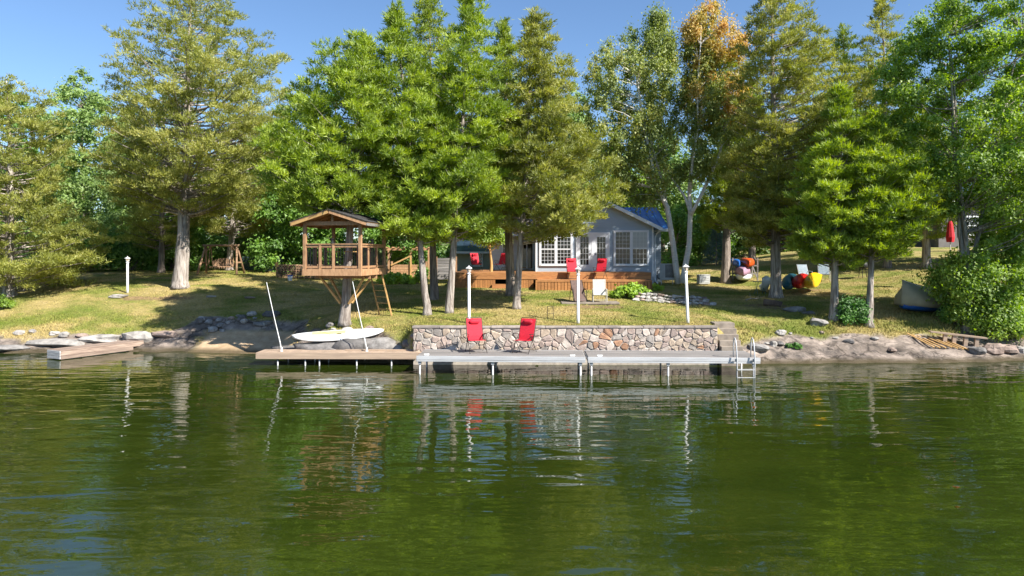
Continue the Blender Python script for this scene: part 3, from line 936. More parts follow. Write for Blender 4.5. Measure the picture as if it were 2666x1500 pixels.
# back row on the right, behind the lawn chairs
cedar('dark cedar trunk far behind the canoe rack', 1958, 52, [(600, 1900, 2020), (480, 1890, 2030), (350, 1905, 2010)], (1960, 200), .26, q(24000), L_cedar3, 117, nb=60, bark=M_barkd, dead=8, group='cedars far back on the right lawn')
cedar('sunlit cedar trunk far behind the two pale lawn chairs', 2123, 52, [(620, 2050, 2190), (480, 2040, 2200), (350, 2060, 2180)], (2120, 180), .30, q(26000), L_cedar3, 118, nb=60, bark=M_bark, dead=8, group='cedars far back on the right lawn')
cedar('grey cedar trunk behind the tarped boat', 2412, 42, [(610, 2330, 2480), (500, 2320, 2490), (380, 2340, 2470)], (2405, 220), .26, q(28000), L_cedar3, 119, nb=60, bark=M_bark, dead=14, group='cedars far back on the right lawn')

broadleaf('big bright green maple leaning over the right shore', 2520, 29.9, [(830, 2445, 2590), (740, 2410, 2666), (680, 2430, 2700), (645, 2520, 2760), (590, 2520, 2800), (540, 2380, 2800), (480, 2345, 2820), (380, 2312, 2820), (280, 2290, 2820), (180, 2300, 2810), (80, 2350, 2800), (0, 2400, 2780)], -90, .20, q(120000), .14, L_maple, 201, nclump=420, stems=4, crad=(.34, .72), bark=M_bark, surf=.5, fork=.28, droop=.6)
broadleaf('pale green poplar behind the far left cedar', 200, 52, [(660, 90, 420), (560, 90, 425), (450, 110, 385), (350, 120, 350), (270, 115, 305), (215, 150, 265)], 180, .28, q(36000), .235, L_dec, 202, nclump=200, name='poplar_tree')
broadleaf('bright young maple in the shade behind the left lamp post', 445, 49, [(700, 360, 540), (640, 345, 560), (570, 380, 550), (520, 400, 520)], 470, .14, q(14000), .22, L_under, 203, nclump=80)
broadleaf('dark leafy maple behind the left side of the treehouse', 790, 47, [(720, 660, 860), (640, 660, 900), (560, 670, 905), (450, 715, 890), (350, 780, 900), (270, 830, 905)], 170, .22, q(30000), .235, L_under, 204, nclump=150)
broadleaf('dark leafy maple behind the right side of the treehouse', 1000, 46, [(650, 955, 1110), (600, 940, 1130), (540, 950, 1120), (470, 960, 1100)], 420, .18, q(16000), .23, L_under, 205, nclump=80)
broadleaf('round topped green tree far behind the cottage roof', 1500, 60, [(560, 1390, 1620), (450, 1400, 1580), (330, 1430, 1550), (260, 1450, 1530)], 215, .25, q(18000), .28, L_dec, 206, nclump=100)
broadleaf('bright green tree lit by sun right behind the blue roof', 1635, 57, [(590, 1540, 1740), (530, 1545, 1720), (480, 1570, 1700)], 430, .22, q(15000), .26, L_maple, 207, nclump=80)
broadleaf('leafy green sapling behind the heat pump', 1735, 52, [(720, 1715, 1790), (650, 1715, 1860), (580, 1715, 1860)], 510, .12, q(12000), .21, L_under, 208, nclump=60)
broadleaf('slim young tree growing at the left end of the cottage deck', 1272, 40.5, [(630, 1225, 1330), (590, 1220, 1335)], 555, .12, q(7000), .16, L_maple, 209, nclump=30, bark=M_pale)
broadleaf('shaded green maple behind the garden shed', 1190, 55, [(660, 1110, 1290), (580, 1100, 1300), (480, 1120, 1280)], 400, .2, q(11000), .28, L_under, 210, nclump=70)
broadleaf('leafy green tree far left behind the poplar', 30, 56, [(640, -120, 160), (500, -120, 140), (380, -80, 110), (280, -40, 90)], 235, .25, q(15000), .29, L_under, 211, nclump=100)
broadleaf('leafy tree filling the gap left of the log swing', 330, 56, [(690, 250, 430), (600, 250, 440), (480, 260, 430), (360, 270, 400)], 280, .22, q(15000), .29, L_under, 212, nclump=90)
broadleaf('leafy tree topping out low between the big cedar and the treehouse', 690, 56, [(660, 560, 800), (540, 580, 800), (430, 620, 800), (360, 660, 790)], 305, .22, q(18000), .28, L_under, 213, nclump=100)

cedar('cedar half hidden behind the big maple at the right picture edge', 2690, 40, [(640, 2600, 2780), (540, 2590, 2800), (400, 2600, 2780), (200, 2640, 2750)], (2695, 10), .28, q(20000), L_cedar3, 120, nb=90, L=.26, W=.11)
broadleaf('leafy green tree closing the gap behind the birch trunks', 1722, 60, [(620, 1620, 1830), (500, 1620, 1830), (400, 1645, 1800)], 320, .22, q(15000), .28, L_dec, 215, nclump=80)
broadleaf('leafy green tree behind the gap between far left cedar and poplar', 95, 60, [(640, -10, 220), (500, 0, 210), (400, 20, 190), (300, 50, 160)], 240, .24, q(15000), .28, L_dec, 216, nclump=80)
broadleaf('leafy green tree rising behind the picket fence and log swing', 560, 60, [(660, 460, 680), (540, 470, 680), (440, 500, 660)], 380, .24, q(14000), .28, L_under, 217, nclump=80)
def birch(label, Y, stems, rows, topy, n_leaf, S, mat, seed, nclump, crown2=None, px=1768):
    rng = np.random.default_rng(seed)
    random.seed(seed)
    bx = PX(px, Y)
    bz = gz(bx, Y) - .06
    t = empty('birch_tree', (bx, Y, bz), 0, label, 'tree', 'birches beside the cottage')
    mb = MB()
    skel = []
    for (pts, r0, r1, dep) in stems:
        P = []
        for i, (x, y) in enumerate(pts):
            f = i / (len(pts) - 1)
            P.append(Vector((PX(x, Y) - bx, dep * f, PZ(y, Y) - bz)))
        F = []
        for i in range(len(P) - 1):
            for k in range(3): F.append(P[i].lerp(P[i + 1], k / 3))
        F.append(P[-1])
        mb.tube(F, [r0 + (r1 - r0) * i / (len(F) - 1) for i in range(len(F))], n=9, jit=.04)
        skel += F[len(F) // 3:]
    def crown(rows, topy, n_leaf, mat, nclump, nm):
        prof = rows_to_world(rows, Y, bx); prof[:, 0] -= bz
        zt = PZ(topy, Y) - bz
        zz = np.append(prof[:, 0], zt); cc = np.append(prof[:, 1], prof[-1, 1]); hh = np.append(prof[:, 2], .2)
        grid = np.linspace(zz[0], zt - .1, 200)
        wg = np.interp(grid, zz, hh) + .1
        z = rng.choice(grid, nclump, p=wg / wg.sum())
        az = rng.uniform(0, 6.283, nclump); rr = rng.uniform(0, 1, nclump) ** .5
        h = np.interp(z, zz, hh)
        C = np.stack([np.interp(z, zz, cc) + np.cos(az) * rr * h, np.sin(az) * rr * h * .85, z], 1)
        rad = rng.uniform(.32, .6, nclump)
        for i in range(nclump):
            c = Vector(C[i])
            b = min(skel, key=lambda p: (p - (c - Vector((0, 0, .9)))).length)
            if i % 2 == 0: mb.tube([b, b.lerp(c, .55) + Vector((0, 0, .15)), c], [.028, .016, .004], n=4, cap=False)
        wgt = rad ** 2
        V, tint = leaves(C, rad, np.maximum(8, 1.5 * n_leaf * wgt / wgt.sum()).astype(int), S * .9, flat=1.25, rng=rng, droop=.9, shell=.7)
        poly_mesh(nm, V, tint, mat, t)
    crown(rows, topy, n_leaf, mat, nclump, 'crown')
    if crown2:
        o = crown(*crown2, 'crown')
    mb.build('trunk', M_birch, t, smooth=True)
    return t
birch('white birch leaning left over the cottage with green leaves', 41, [([(1765, 739), (1752, 640), (1735, 540), (1708, 493), (1690, 420), (1672, 330), (1655, 230), (1640, 150)], .19, .03, -.8), ([(1735, 540), (1728, 480), (1700, 380), (1690, 270), (1700, 150), (1715, 70)], .11, .02, .8)],
      [(530, 1620, 1740), (450, 1565, 1765), (350, 1518, 1775), (250, 1503, 1778), (180, 1515, 1775), (110, 1580, 1778), (60, 1670, 1770)], 30, q(52000), .135, L_birch, 301, 300, px=1765)
birch('white birch beside it forking upright with orange yellow leaves', 40.6, [([(1776, 737), (1795, 640), (1799, 555), (1797, 500), (1806, 400), (1830, 280), (1850, 170), (1855, 70)], .18, .03, .5), ([(1799, 560), (1785, 510), (1749, 456), (1725, 400), (1712, 330)], .09, .02, .9), ([(1799, 560), (1826, 505), (1868, 412), (1885, 330), (1908, 265), (1915, 180)], .11, .02, -.6), ([(1797, 500), (1800, 420), (1812, 336), (1806, 250), (1812, 130)], .09, .02, -1.0)],
      [(330, 1790, 1945), (250, 1772, 1955), (180, 1772, 1958), (110, 1778, 1940), (60, 1785, 1920)], 15, q(21000), .135, L_birchy, 302, 115, crown2=([(470, 1760, 1900), (400, 1770, 1930), (330, 1770, 1945), (250, 1770, 1900), (150, 1770, 1880)], 60, q(24000), L_birch, 150), px=1776)

# blue spruce far back
def spruce():
    Y = 50
    bx = PX(1865, Y); bz = gz(bx, Y)
    t = empty('blue_spruce', (bx, Y, bz - .05), 0, 'small blue spruce in shade behind the canoe rack', 'tree')
    MB().tube([(0, 0, 0), (0, 0, 3.1)], [.07, .01], n=6).build('trunk', M_barkd, t)
    rng = np.random.default_rng(5)
    Cs, Ds, rs = [], [], []
    for i in range(90):
        f = i / 90
        r = (1 - f) * 1.0 + .06
        a = i * 2.4
        for k in (.45, .75, 1.0):
            Cs.append((math.cos(a) * r * k, math.sin(a) * r * k, .25 + f * 2.8 - k * r * .18)); Ds.append((math.cos(a), math.sin(a), -.1)); rs.append(.15)
    V, ti = sprays(np.array(Cs), np.array(Ds), np.array(rs), np.full(len(Cs), 26), .14, .03, rng=rng, up=.05)
    poly_mesh('crown', V, ti, L_spruce, t)
spruce()

# the wood that closes the view behind everything
def woodland():
    rng = np.random.default_rng(77)
    m = 1300
    X = rng.uniform(-75, 75, m)
    Y = rng.uniform(62, 84, m)
    g = ground_raw(X, Y)
    top = 7.5 + 4.5 * fbm(X * .12, Y * .12, 3, 4) + np.where(X > 8, 1.5, 0)
    Z = g + rng.uniform(.0, 1, m) ** .8 * top
    C = np.stack([X, Y, Z], 1)
    rad = rng.uniform(1.1, 2.2, m)
    V, t = leaves(C, rad, np.full(m, 95), .46, rng=rng)
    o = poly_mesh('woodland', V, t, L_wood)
    tag(o, 'dense dark green wood closing the view behind the trees', 'wood', kind='stuff')
woodland()

# ------------------------------------------------------------------ rocks
def boulder_mesh(name, sx, sy, sz, seed, n=9):
    rng = np.random.default_rng(seed)
    rings, seg = 6, 10
    ph = rng.uniform(0, 6.28, 6)
    vs_, fs = [], []
    for i in range(rings + 1):
        a = math.pi * i / rings
        for k in range(seg):
            b = 2 * math.pi * k / seg
            d = Vector((math.sin(a) * math.cos(b), math.sin(a) * math.sin(b), math.cos(a)))
            r = 1 + .16 * math.sin(3 * d.x + ph[0]) * math.cos(2.5 * d.y + ph[1]) + .12 * math.sin(4 * d.z + ph[2] + 2 * d.x) + rng.uniform(-.07, .07) * (0 < i < rings)
            p = max(abs(d.x), abs(d.y), abs(d.z))
            r *= .72 + .28 / max(p, .6)
            vs_.append((d.x * r * sx / 2, d.y * r * sy / 2, d.z * r * sz / 2 * .9))
    for i in range(rings):
        for k in range(seg):
            k2 = (k + 1) % seg
            fs.append((i * seg + k, (i + 1) * seg + k, (i + 1) * seg + k2, i * seg + k2))
    return MB().add(vs_, fs)

def boulder(label, px, Y, sx, sy, sz, mi, seed, rz=0., sink=.3, name='boulder', group=None):
    x = PX(px, Y)
    o = boulder_mesh(name, sx, sy, sz, seed).build(name, ROCKS[mi], smooth=False)
    o.location = (x, Y, gz(x, Y) + sz * (.5 - sink))
    o.rotation_euler = (0, 0, rz)
    tag(o, label, 'rock', group)
    return o
boulder('rounded pale boulder right behind the dock ladder', 1976, 27.75, .82, .55, .42, 0, 1, .1, .25)
boulder('small pale rock just right of the boulder behind the ladder', 2013, 28.2, .32, .3, .3, 2, 2)
boulder('lumpy pale rock on the grass edge right of the steps', 2033, 28.9, .4, .35, .26, 2, 3, .4)
boulder('large grey blue boulder at the foot of the leaning right cedar', 2132, 30.0, .78, .6, .42, 0, 4, -.2)
boulder('flat pale slab rock lying in shade below the log', 2070, 32.2, .95, .5, .32, 0, 5, -.25, .25)
boulder('grey slab half hidden behind the flat shaded slab', 2105, 31.6, .6, .45, .2, 3, 6, -.2, .3)
boulder('pale rock at the left of the treehouse trunk', 861, 29.4, .38, .35, .26, 0, 7)
boulder('white rock below the treehouse trunk above the paddleboard', 906, 28.75, .52, .35, .22, 2, 8, .1)
boulder('tan rock right of the white one below the treehouse', 962, 28.75, .4, .3, .2, 1, 9)
boulder('little pale rock left of the treehouse trunk foot', 868, 28.9, .26, .22, .16, 2, 10)
boulder('grey rock on the lawn above the left raft, leftmost of three', 50, 31.9, .5, .4, .28, 2, 11)
boulder('grey rock on the lawn above the left raft, middle of three', 85, 32.0, .3, .3, .26, 0, 12)
boulder('flat pale rock left of the pair on the left bank', 141, 31.9, .42, .34, .24, 2, 13)
boulder('pale pointed rock of the pair on the left bank', 168, 31.8, .45, .4, .28, 2, 14)
boulder('pinkish flat rock on the left bank above the raft', 214, 31.9, .55, .4, .24, 1, 15)
boulder('big grey shoreline rock behind the left raft', 360, 31.8, 1.4, .9, .72, 2, 16, -.15, .4)
boulder('low grey rock between raft and big shoreline rock', 262, 31.7, 1.7, .8, .42, 2, 17, .1, .45)
boulder('pink ledge rock right of the big shoreline rock', 430, 31.9, 1.2, .7, .4, 1, 18, .05, .35)
boulder('long pink ledge rock at the left waterline', 150, 31.3, 2.8, 1.1, .42, 2, 19, .05, .45)
boulder('dark low rock at the left picture edge by the water', 15, 30.6, 1.8, .9, .36, 0, 20, 0., .45)
boulder('flat pale stone beside the left lamp post foot', 308, 36.3, 1.0, .5, .22, 2, 21, 0., .25)
boulder('flat white stone in the lawn below the log swing', 550, 36.2, .55, .3, .14, 2, 22, 0., .3)
boulder('flat pink stone in the lawn left of the treehouse', 650, 35.8, .6, .3, .14, 1, 23, 0., .3)
for i, (px, Y, s) in enumerate(((2545, 28.2, .6), (2585, 28.5, .75), (2625, 28.6, .7), (2660, 28.75, .55))):
    boulder(['small dark', 'wide pale', 'round pinkish', 'small grey'][i] + ' shoreline rock under the far right bushes', px, Y, s * 1.1, s * .8, s * .7, [3, 1, 1, 0][i], 30 + i, 0., .35)
boulder('grey boulder under the fern at the right end of the deck', 1669, 33.6, .38, .3, .26, 0, 35)
# rough stones of the bank behind the beach
rng_b = np.random.default_rng(9)
for i in range(26):
    px = rng_b.uniform(495, 720); Y = rng_b.uniform(32.0, 33.1); s = rng_b.uniform(.18, .5)
    boulder('broken stone in the rubble bank above the beach', px, Y, s * 1.3, s, s * .7, int(rng_b.integers(0, 4)), 60 + i, rng_b.uniform(0, 3), .35, name='bank_stone', group='rubble stones above the beach')
for i in range(9):
    px = rng_b.uniform(1985, 2330); Y = rng_b.uniform(28.0, 29.4); s = rng_b.uniform(.12, .34)
    boulder('loose stone scattered on the right bedrock', px, Y, s * 1.4, s, s * .6, int(rng_b.integers(0, 4)), 160 + i, rng_b.uniform(0, 3), .3, name='loose_stone', group='loose stones on the right bedrock')
# natural rocks that close the left end of the wall
for i, (px, Y, s, zz, m) in enumerate(((1050, 27.6, .75, .3, 3), (1075, 27.3, .6, .35, 1), (1038, 27.9, .6, .5, 0), (1068, 27.5, .55, .75, 3), (1092, 27.25, .5, .8, 1), (1100, 27.2, .5, .4, 0), (1012, 27.75, .6, .35, 3), (1085, 27.25, .45, 1.1, 1))):
    x = PX(px, Y)
    o = boulder_mesh('wall_end_rock', s * 1.15, s * .8, s * .75, 90 + i).build('wall_end_rock', ROCKS[m])
    o.location = (x, Y, zz)
    tag(o, 'rough rock stacked at the left end of the stone wall', 'rock', 'rocks at the left end of the stone wall')
# low bedrock humps under the paddleboard
for i, (px, Y, sx, sz, zz, m) in enumerate(((840, 28.0, 2.2, .7, .5, 3), (930, 27.95, 2.0, .8, .55, 3), (985, 28.0, 1.6, .8, .6, 0), (760, 28.9, 1.5, .5, .3, 3))):
    x = PX(px, Y)
    o = boulder_mesh('bedrock_hump', sx, .9, sz, 120 + i).build('bedrock_hump', ROCKS[m], smooth=True)
    o.location = (x, Y, zz)
    tag(o, ['dark rounded bedrock under the left half of the paddleboard', 'dark rounded bedrock under the right half of the paddleboard', 'grey bedrock by the right tip of the paddleboard', 'low dark bedrock at the beach end left of the paddleboard'][i], 'rock')

# ------------------------------------------------------------------ stone retaining wall
def clip_poly(poly, p, n):
    out = []
    for i in range(len(poly)):
        a, b = poly[i], poly[(i + 1) % len(poly)]
        da, db = (a[0] - p[0]) * n[0] + (a[1] - p[1]) * n[1], (b[0] - p[0]) * n[0] + (b[1] - p[1]) * n[1]
        if da <= 0: out.append(a)
        if da * db < 0:
            t = da / (da - db)
            out.append((a[0] + (b[0] - a[0]) * t, a[1] + (b[1] - a[1]) * t))
    return out

def stone_faces(pts, x0, x1, z0, z1, y, parent, rng, base=(0, 0, 0), depth=.045, gap=.009):
    pts = np.array(pts)
    for i, p in enumerate(pts):
        poly = [(x0, z0), (x1, z0), (x1, z1), (x0, z1)]
        d = np.hypot(*(pts - p).T)
        for j in np.argsort(d)[1:16]:
            o = pts[j]
            mid = ((p[0] + o[0]) / 2, (p[1] + o[1]) / 2)
            nv = (o - p) / (d[j] + 1e-9)
            poly = clip_poly(poly, (mid[0] - nv[0] * gap, mid[1] - nv[1] * gap), nv)
            if len(poly) < 3: break
        if len(poly) < 3: continue
        cx = sum(a[0] for a in poly) / len(poly); cz = sum(a[1] for a in poly) / len(poly)
        # chip the corners so each outline is rounder, then raise it in two steps
        ring = []
        for k in range(len(poly)):
            a, b, c = poly[k - 1], poly[k], poly[(k + 1) % len(poly)]
            f = rng.uniform(.12, .3)
            ring.append((b[0] + (a[0] - b[0]) * f, b[1] + (a[1] - b[1]) * f))
            ring.append((b[0] + (c[0] - b[0]) * f, b[1] + (c[1] - b[1]) * f))
        n = len(ring)
        pr = depth * rng.uniform(.5, 1.1)
        vs_, fs = [], []
        for (s, yy) in ((1.0, .03), (.96, -pr * .55), (.80, -pr)):
            for (a, c) in ring:
                j = rng.normal(0, .008) if s < 1 else 0
                vs_.append((cx + (a - cx) * s - base[0], y + yy + j - base[1], cz + (c - cz) * s - base[2]))
        for r in range(2):
            for k in range(n):
                k2 = (k + 1) % n
                fs.append((r * n + k, r * n + k2, (r + 1) * n + k2, (r + 1) * n + k))
        fs.append(tuple(2 * n + k for k in range(n)))
        w = [.20, .24, .22, .14, .07, .13] if p[0] > 1.5 else [.18, .20, .18, .24, .02, .18]
        MB().add(vs_, fs).build('stone', STONES[rng.choice(6, p=w)], parent)

def retaining_wall():
    rng = np.random.default_rng(21)
    x0, x1, z0, z1, y = -3.85, 8.02, .22, 1.42, 27.0
    base = (2.0, 27.1, 0)
    t = empty('stone_wall', base, 0, 'long retaining wall of mortared pink and tan fieldstone behind the dock', 'wall')
    m = MB()
    m.span((x0 - base[0], y - base[1], -.6), (x1 - base[0], .28, z1))
    m.build('mortar_core', M_mortar, t)
    pts = []
    for r in range(7):
        x = x0 - rng.uniform(0, .3)
        while x < x1:
            w = rng.uniform(.18, .58) if rng.uniform() < .7 else rng.uniform(.10, .2)
            x += w
            pts.append((x - w / 2 + rng.uniform(-.06, .06), z0 + (r + .5) * (z1 - z0) / 7 + rng.uniform(-.10, .10)))
    # thin out at random so some stones grow large
    pts = [p for p in pts if rng.uniform() > .16]
    stone_faces(pts, x0, x1, z0, z1, y, t, rng, base)
    x = x0 - .05
    while x < x1:
        w = min(rng.uniform(.7, 1.5), x1 - x + .02)
        if x1 - (x + w) < .3: w = x1 - x
        h = rng.uniform(.065, .085)
        MB().box((x + w / 2 - base[0], .07, z1 + h / 2 + .004), (w - .012, .44 + rng.uniform(-.02, .03), h)).build('cap_slab', M_cap, t, bevel=.012)
        x += w
retaining_wall()

def steps():
    t = empty('concrete_steps', (8.5, 26.7, .55), 0, 'short flight of tan concrete steps at the right end of the wall', 'steps')
    for i in range(5):
        MB().span((-.42, i * .24, -.7 if i == 0 else -.6), (.42, 1.6, .02 + i * .205 + .18)).build('step', M_conc, t, bevel=.02) if i == 0 else \
        MB().span((-.415 + i * .002, i * .24, -.5), (.415 - i * .002, 1.6 - i * .003, .02 + i * .205 + .18)).build('step', M_conc, t, bevel=.02)
steps()

def edging():
    rng = np.random.default_rng(4)
    Y = 33.2
    xa, xb = PX(1648, Y), PX(1850, Y)
    z = gz((xa + xb) / 2, Y)
    t = empty('stone_edging', ((xa + xb) / 2, Y, z), 0, 'low dry stacked edging of pale stones left of the rightmost lamp post', 'stone edging')
    for r in range(3):
        x = xa + .15 * r
        while x < xb - .1 * r:
            s = rng.uniform(.16, .34)
            b = boulder_mesh('stone', s * 1.15, s, s * .62, int(rng.integers(1e6))).build('stone', ROCKS[int(rng.choice([0, 1, 2, 2]))], t)
            X = x + s / 2
            b.location = (X - (xa + xb) / 2, .14 * r + rng.uniform(-.08, .06), gz(X, Y) - z + .06 + r * .13 + rng.uniform(-.02, .03))
            x += s * 1.0
edging()

# ------------------------------------------------------------------ docks
def alu_section(x0, x1, yl, yr, label, legs, z=.665, depth=1.65):
    L = x1 - x0
    ang = math.atan2(yr - yl, L)
    t = empty('aluminium_dock', (x0, yl, 0), ang, label, 'dock', 'aluminium dock sections')
    n = 11
    w = depth / n
    for i in range(n):
        MB().span((.03, .05 + i * w, z - .035), (L - .03, .05 + (i + 1) * w - .010, z + random.uniform(-.003, .003))).build('deck_board', M_grayw, t)
    MB().span((.01, -.012, z - .135), (L - .01, .045, z + .004)).build('front_rail', M_alu, t, bevel=.008)
    MB().span((.012, -.004, z - .20), (L - .012, .04, z - .142)).build('lower_rail', M_alu, t, bevel=.006)
    MB().span((.01, depth + .055, z - .16), (L - .01, depth + .10, z + .002)).build('back_rail', M_alu, t)
    for e in (.0, L - .05):
        MB().span((e, .05, z - .16), (e + .05, depth + .05, z - .04)).build('end_rail', M_alu, t)
    for lx in legs:
        for ly in (.10, depth - .05):
            g = MB().tube([(lx, ly, -1.6), (lx, ly, z - .15)], .035, n=8).build('leg', M_galv, t, smooth=True)
        MB().span((lx - .055, .046, z - .30), (lx + .055, .15, z - .145)).build('leg_socket', M_galv, t)
    return t
a1 = alu_section(-3.44, 2.62, 24.80, 24.52, 'left grey boarded aluminium dock section under the two red chairs', (.12, 2.75, 5.88))
a2 = alu_section(2.68, 8.74, 24.52, 24.30, 'right grey boarded aluminium dock section carrying the swim ladder', (.14, 2.85, 5.85))
for (t, xx) in ((a1, .35), (a1, 5.6), (a2, .45)):
    m = MB().box((xx, .17, .682), (.17, .05, .03)).tube([(xx - .10, .17, .71), (xx + .10, .17, .71)], .016, n=6)
    m.build('cleat', M_white, t, bevel=.006)

def wood_dock():
    x0, x1, y0, z = -9.87, -3.52, 26.75, .51
    t = empty('wooden_dock', (x0, y0, 0), R(-.6), 'long low dock of tan lumber left of the grey sections', 'dock')
    L = x1 - x0
    MB().span((0, 0, z - .25), (L, .045, z - .002)).build('fascia_board', M_tanw, t, bevel=.006)
    MB().span((0, .95, z - .25), (L, .995, z - .004)).build('rear_board', M_tanw, t)
    MB().span((-.04, .0, z - .245), (-.002, .99, z - .004)).build('end_board', M_tanw, t)
    n = 44
    for i in range(n):
        w = L / n
        MB().span((i * w + .004, .047, z - .035), ((i + 1) * w - .004, .948, z + random.uniform(-.002, .004))).build('deck_board', M_tanw, t)
    for lx in (.78, 1.85, 2.4, 3.85, 5.2):
        MB().tube([(lx, .10, -1.2), (lx, .10, z - .2)], .03, n=8).build('post', M_galv, t, smooth=True)
        MB().tube([(lx + .15, .88, -1.2), (lx + .15, .88, z - .2)], .03, n=8).build('post', M_galv, t, smooth=True)
    MB().span((3.3, .52, z + .008), (L - .05, .62, z + .05)).build('loose_plank', M_tanw, t)
wood_dock()

def raft():
    p, qv = Vector((-18.75, 28.35, 0)), Vector((-17.1, 31.6, 0))
    d = qv - p
    L, ang = d.length, math.atan2(d.y, d.x) - math.pi / 2
    t = empty('floating_raft', p, ang, 'weathered low wooden raft pulled up to the left shore', 'raft')
    for i in range(5):
        MB().span((-.42 + i * .168, 0, .36), (-.42 + i * .168 + .16, L, .40)).build('deck_board', M_raftw, t)
    for i in range(3):
        MB().span((-.44, -.045, .27 - i * .115), (.44, -.003, .375 - i * .115)).build('end_board', M_raftg, t, bevel=.006)
    for s in (-1, 1):
        for k in range(2):
            MB().span((s * .43 - .02, .0, .18 - k * .15), (s * .43 + .02, L - .02 - .5 * k, .35 - k * .16)).build('side_board', M_raftw, t)
    MB().box((0, L * .45, .05), (.7, L * .7, .28)).build('float_block', M_raftg, t)
raft()

def swim_ladder():
    x0, x1, y = PX(1918, 24.2), PX(1964, 24.2), 24.22
    t = empty('swim_ladder', (x0, y, 0), 0, 'silver tubular swim ladder hooked on the right dock end', 'ladder')
    w = x1 - x0
    for x in (0, w):
        pts = [(x, -.06, -.75), (x, -.06, .55), (x, -.05, .75), (x, .02, 1.10), (x + .0, .10, 1.30), (x, .20, 1.36), (x, .30, 1.28), (x, .33, 1.1), (x, .34, .66)]
        MB().tube(pts, .024, n=8).build('side_rail', M_alu, t, smooth=True)
        MB().box((x, .0, .6), (.09, .07, .10)).build('bracket', M_galv, t)
    for z in (.28, -.0, -.28, -.56):
        MB().box((w / 2, -.06, z), (w, .085, .03)).build('rung', M_alu, t)
swim_ladder()

# ------------------------------------------------------------------ mooring whips
def whip(px0, py0, px1, py1, Y, label):
    x0, z0 = PX(px0, Y), .51
    x1, z1 = PX(px1, Y), PZ(py1, Y)
    t = empty('mooring_whip', (x0, Y, z0), 0, label, 'mooring pole', 'mooring whips on the wooden dock')
    dx, dz = x1 - x0, z1 - z0
    MB().tube([(0, 0, .0), (dx * .10, 0, dz * .13), (dx * .5, 0, dz * .5), (dx, 0, dz)], [.028, .022, .015, .010], n=8).build('pole', M_white, t, smooth=True)
    MB().lathe([(.055, 0), (.055, .015), (.04, .03), (.036, .16)], (0, 0, 0), 10).build('socket', M_white, t)
    MB().tube([(dx, 0, dz), (dx * .98, .02, dz * .9), (dx * .55 - .10, .08, dz * .5), (dx * .35 - .02, .1, dz * .32)], .009, n=4).build('line', M_bronze, t)
    MB().tube([(dx * .35 - .02, .1, dz * .32), (dx * .3, .25, .02)], .007, n=4).build('line', M_bronze, t)
whip(733, 915, 694, 735, 27.1, 'white mooring whip leaning left on the wooden dock, left one of two')
whip(955, 915, 918, 733, 27.1, 'white mooring whip leaning left in front of the treehouse trunk')

# ------------------------------------------------------------------ paddleboard
def paddleboard():
    Y = 28.15
    x0, x1 = PX(763, Y), PX(998, Y)
    L = x1 - x0
    z = PZ(873, Y)
    t = empty('paddleboard', ((x0 + x1) / 2, Y, z), 0, 'white paddleboard with yellow deck pad lying on shore rocks', 'paddleboard')
    t.rotation_euler = (R(24), R(-3.2), R(4))
    def plan(u):
        return .40 * (max(0, 1 - abs(u) ** 2.6)) ** .62
    def lof(scale, za, zb, u0, u1, ns=22, rocker=.10):
        secs = []
        for i in range(ns + 1):
            u = u0 + (u1 - u0) * i / ns
            w = plan(u) * scale + .006
            rk = rocker * abs(u) ** 3
            sec = []
            for k in range(12):
                a = 2 * math.pi * k / 12
                cy, cz = math.cos(a), math.sin(a)
                yy = math.copysign(abs(cy) ** .7, cy) * w
                zz = math.copysign(abs(cz) ** .6, cz)
                zz = za + (zb - za) * (zz + 1) / 2
                sec.append((u * L / 2, yy, zz + rk))
            secs.append(sec)
        return MB().loft(secs)
    lof(1.0, -.06, .06, -1, 1).build('hull', M_plastw, t, smooth=True)
    pm_ = lof(.80, .052, .068, -.58, .16, 14, .10)
    pm_.v = [(x, y * .40 + .14, z) for (x, y, z) in pm_.v]
    pm_.build('deck_pad', M_yelb, t)
    MB().box((.05, 0, .076), (.20, .05, .016)).build('carry_handle', M_black, t, bevel=.01)
    MB().box((-L * .40, .02, .088), (.20, .05, .004), ry=.05).build('mark', M_greyv, t)
    MB().box((L * .34, 0, .083), (.10, .05, .012), ry=-.03).build('vent_plug', M_greyv, t)
paddleboard()

# ------------------------------------------------------------------ lamp posts
def lamp(px, Y, h, label, rz=0., lean=0.):
    x = PX(px, Y)
    t = empty('lamp_post', (x, Y, gz(x, Y) - .03), rz, label, 'lamp post', 'white garden lamp posts')
    t.rotation_euler = (0, R(lean), rz)
    hp = h - .34
    MB().tube([(0, 0, 0), (0, 0, .25), (0, 0, hp)], [.068, .062, .055], n=10).build('post', M_white, t, smooth=True)
    MB().lathe([(.06, hp), (.085, hp + .01), (.085, hp + .03), (.05, hp + .05), (.045, hp + .075), (.075, hp + .09)], n=10).build('collar', M_white, t)
    gl = MB().lathe([(.062, hp + .092), (.098, hp + .225)], n=6).build('glass', M_lglass, t)
    m = MB()
    for k in range(6):
        a = 2 * math.pi * (k + .5) / 6
        m = MB().bar((.066 * math.cos(a), .066 * math.sin(a), hp + .09), (.102 * math.cos(a), .102 * math.sin(a), hp + .228), .014, .014)
        m.build('lantern_bar', M_white, t)
    MB().lathe([(.145, hp + .228), (.15, hp + .238), (.085, hp + .285), (.04, hp + .305), (.02, hp + .312), (.024, hp + .335), (.004, hp + .36)], n=6).build('cap', M_white, t)
lamp(332, 37, 1.98, 'white lamp post standing alone on the left lawn')
lamp(1221, 28.0, 2.36, 'white lamp post behind the left red dock chair, leftmost along the wall')
lamp(1505, 28.0, 2.34, 'white lamp post in the middle of the stone wall, before the brown sling chair')
lamp(1791, 28.0, 2.42, 'white lamp post near the concrete steps, rightmost along the wall', lean=-2.2)

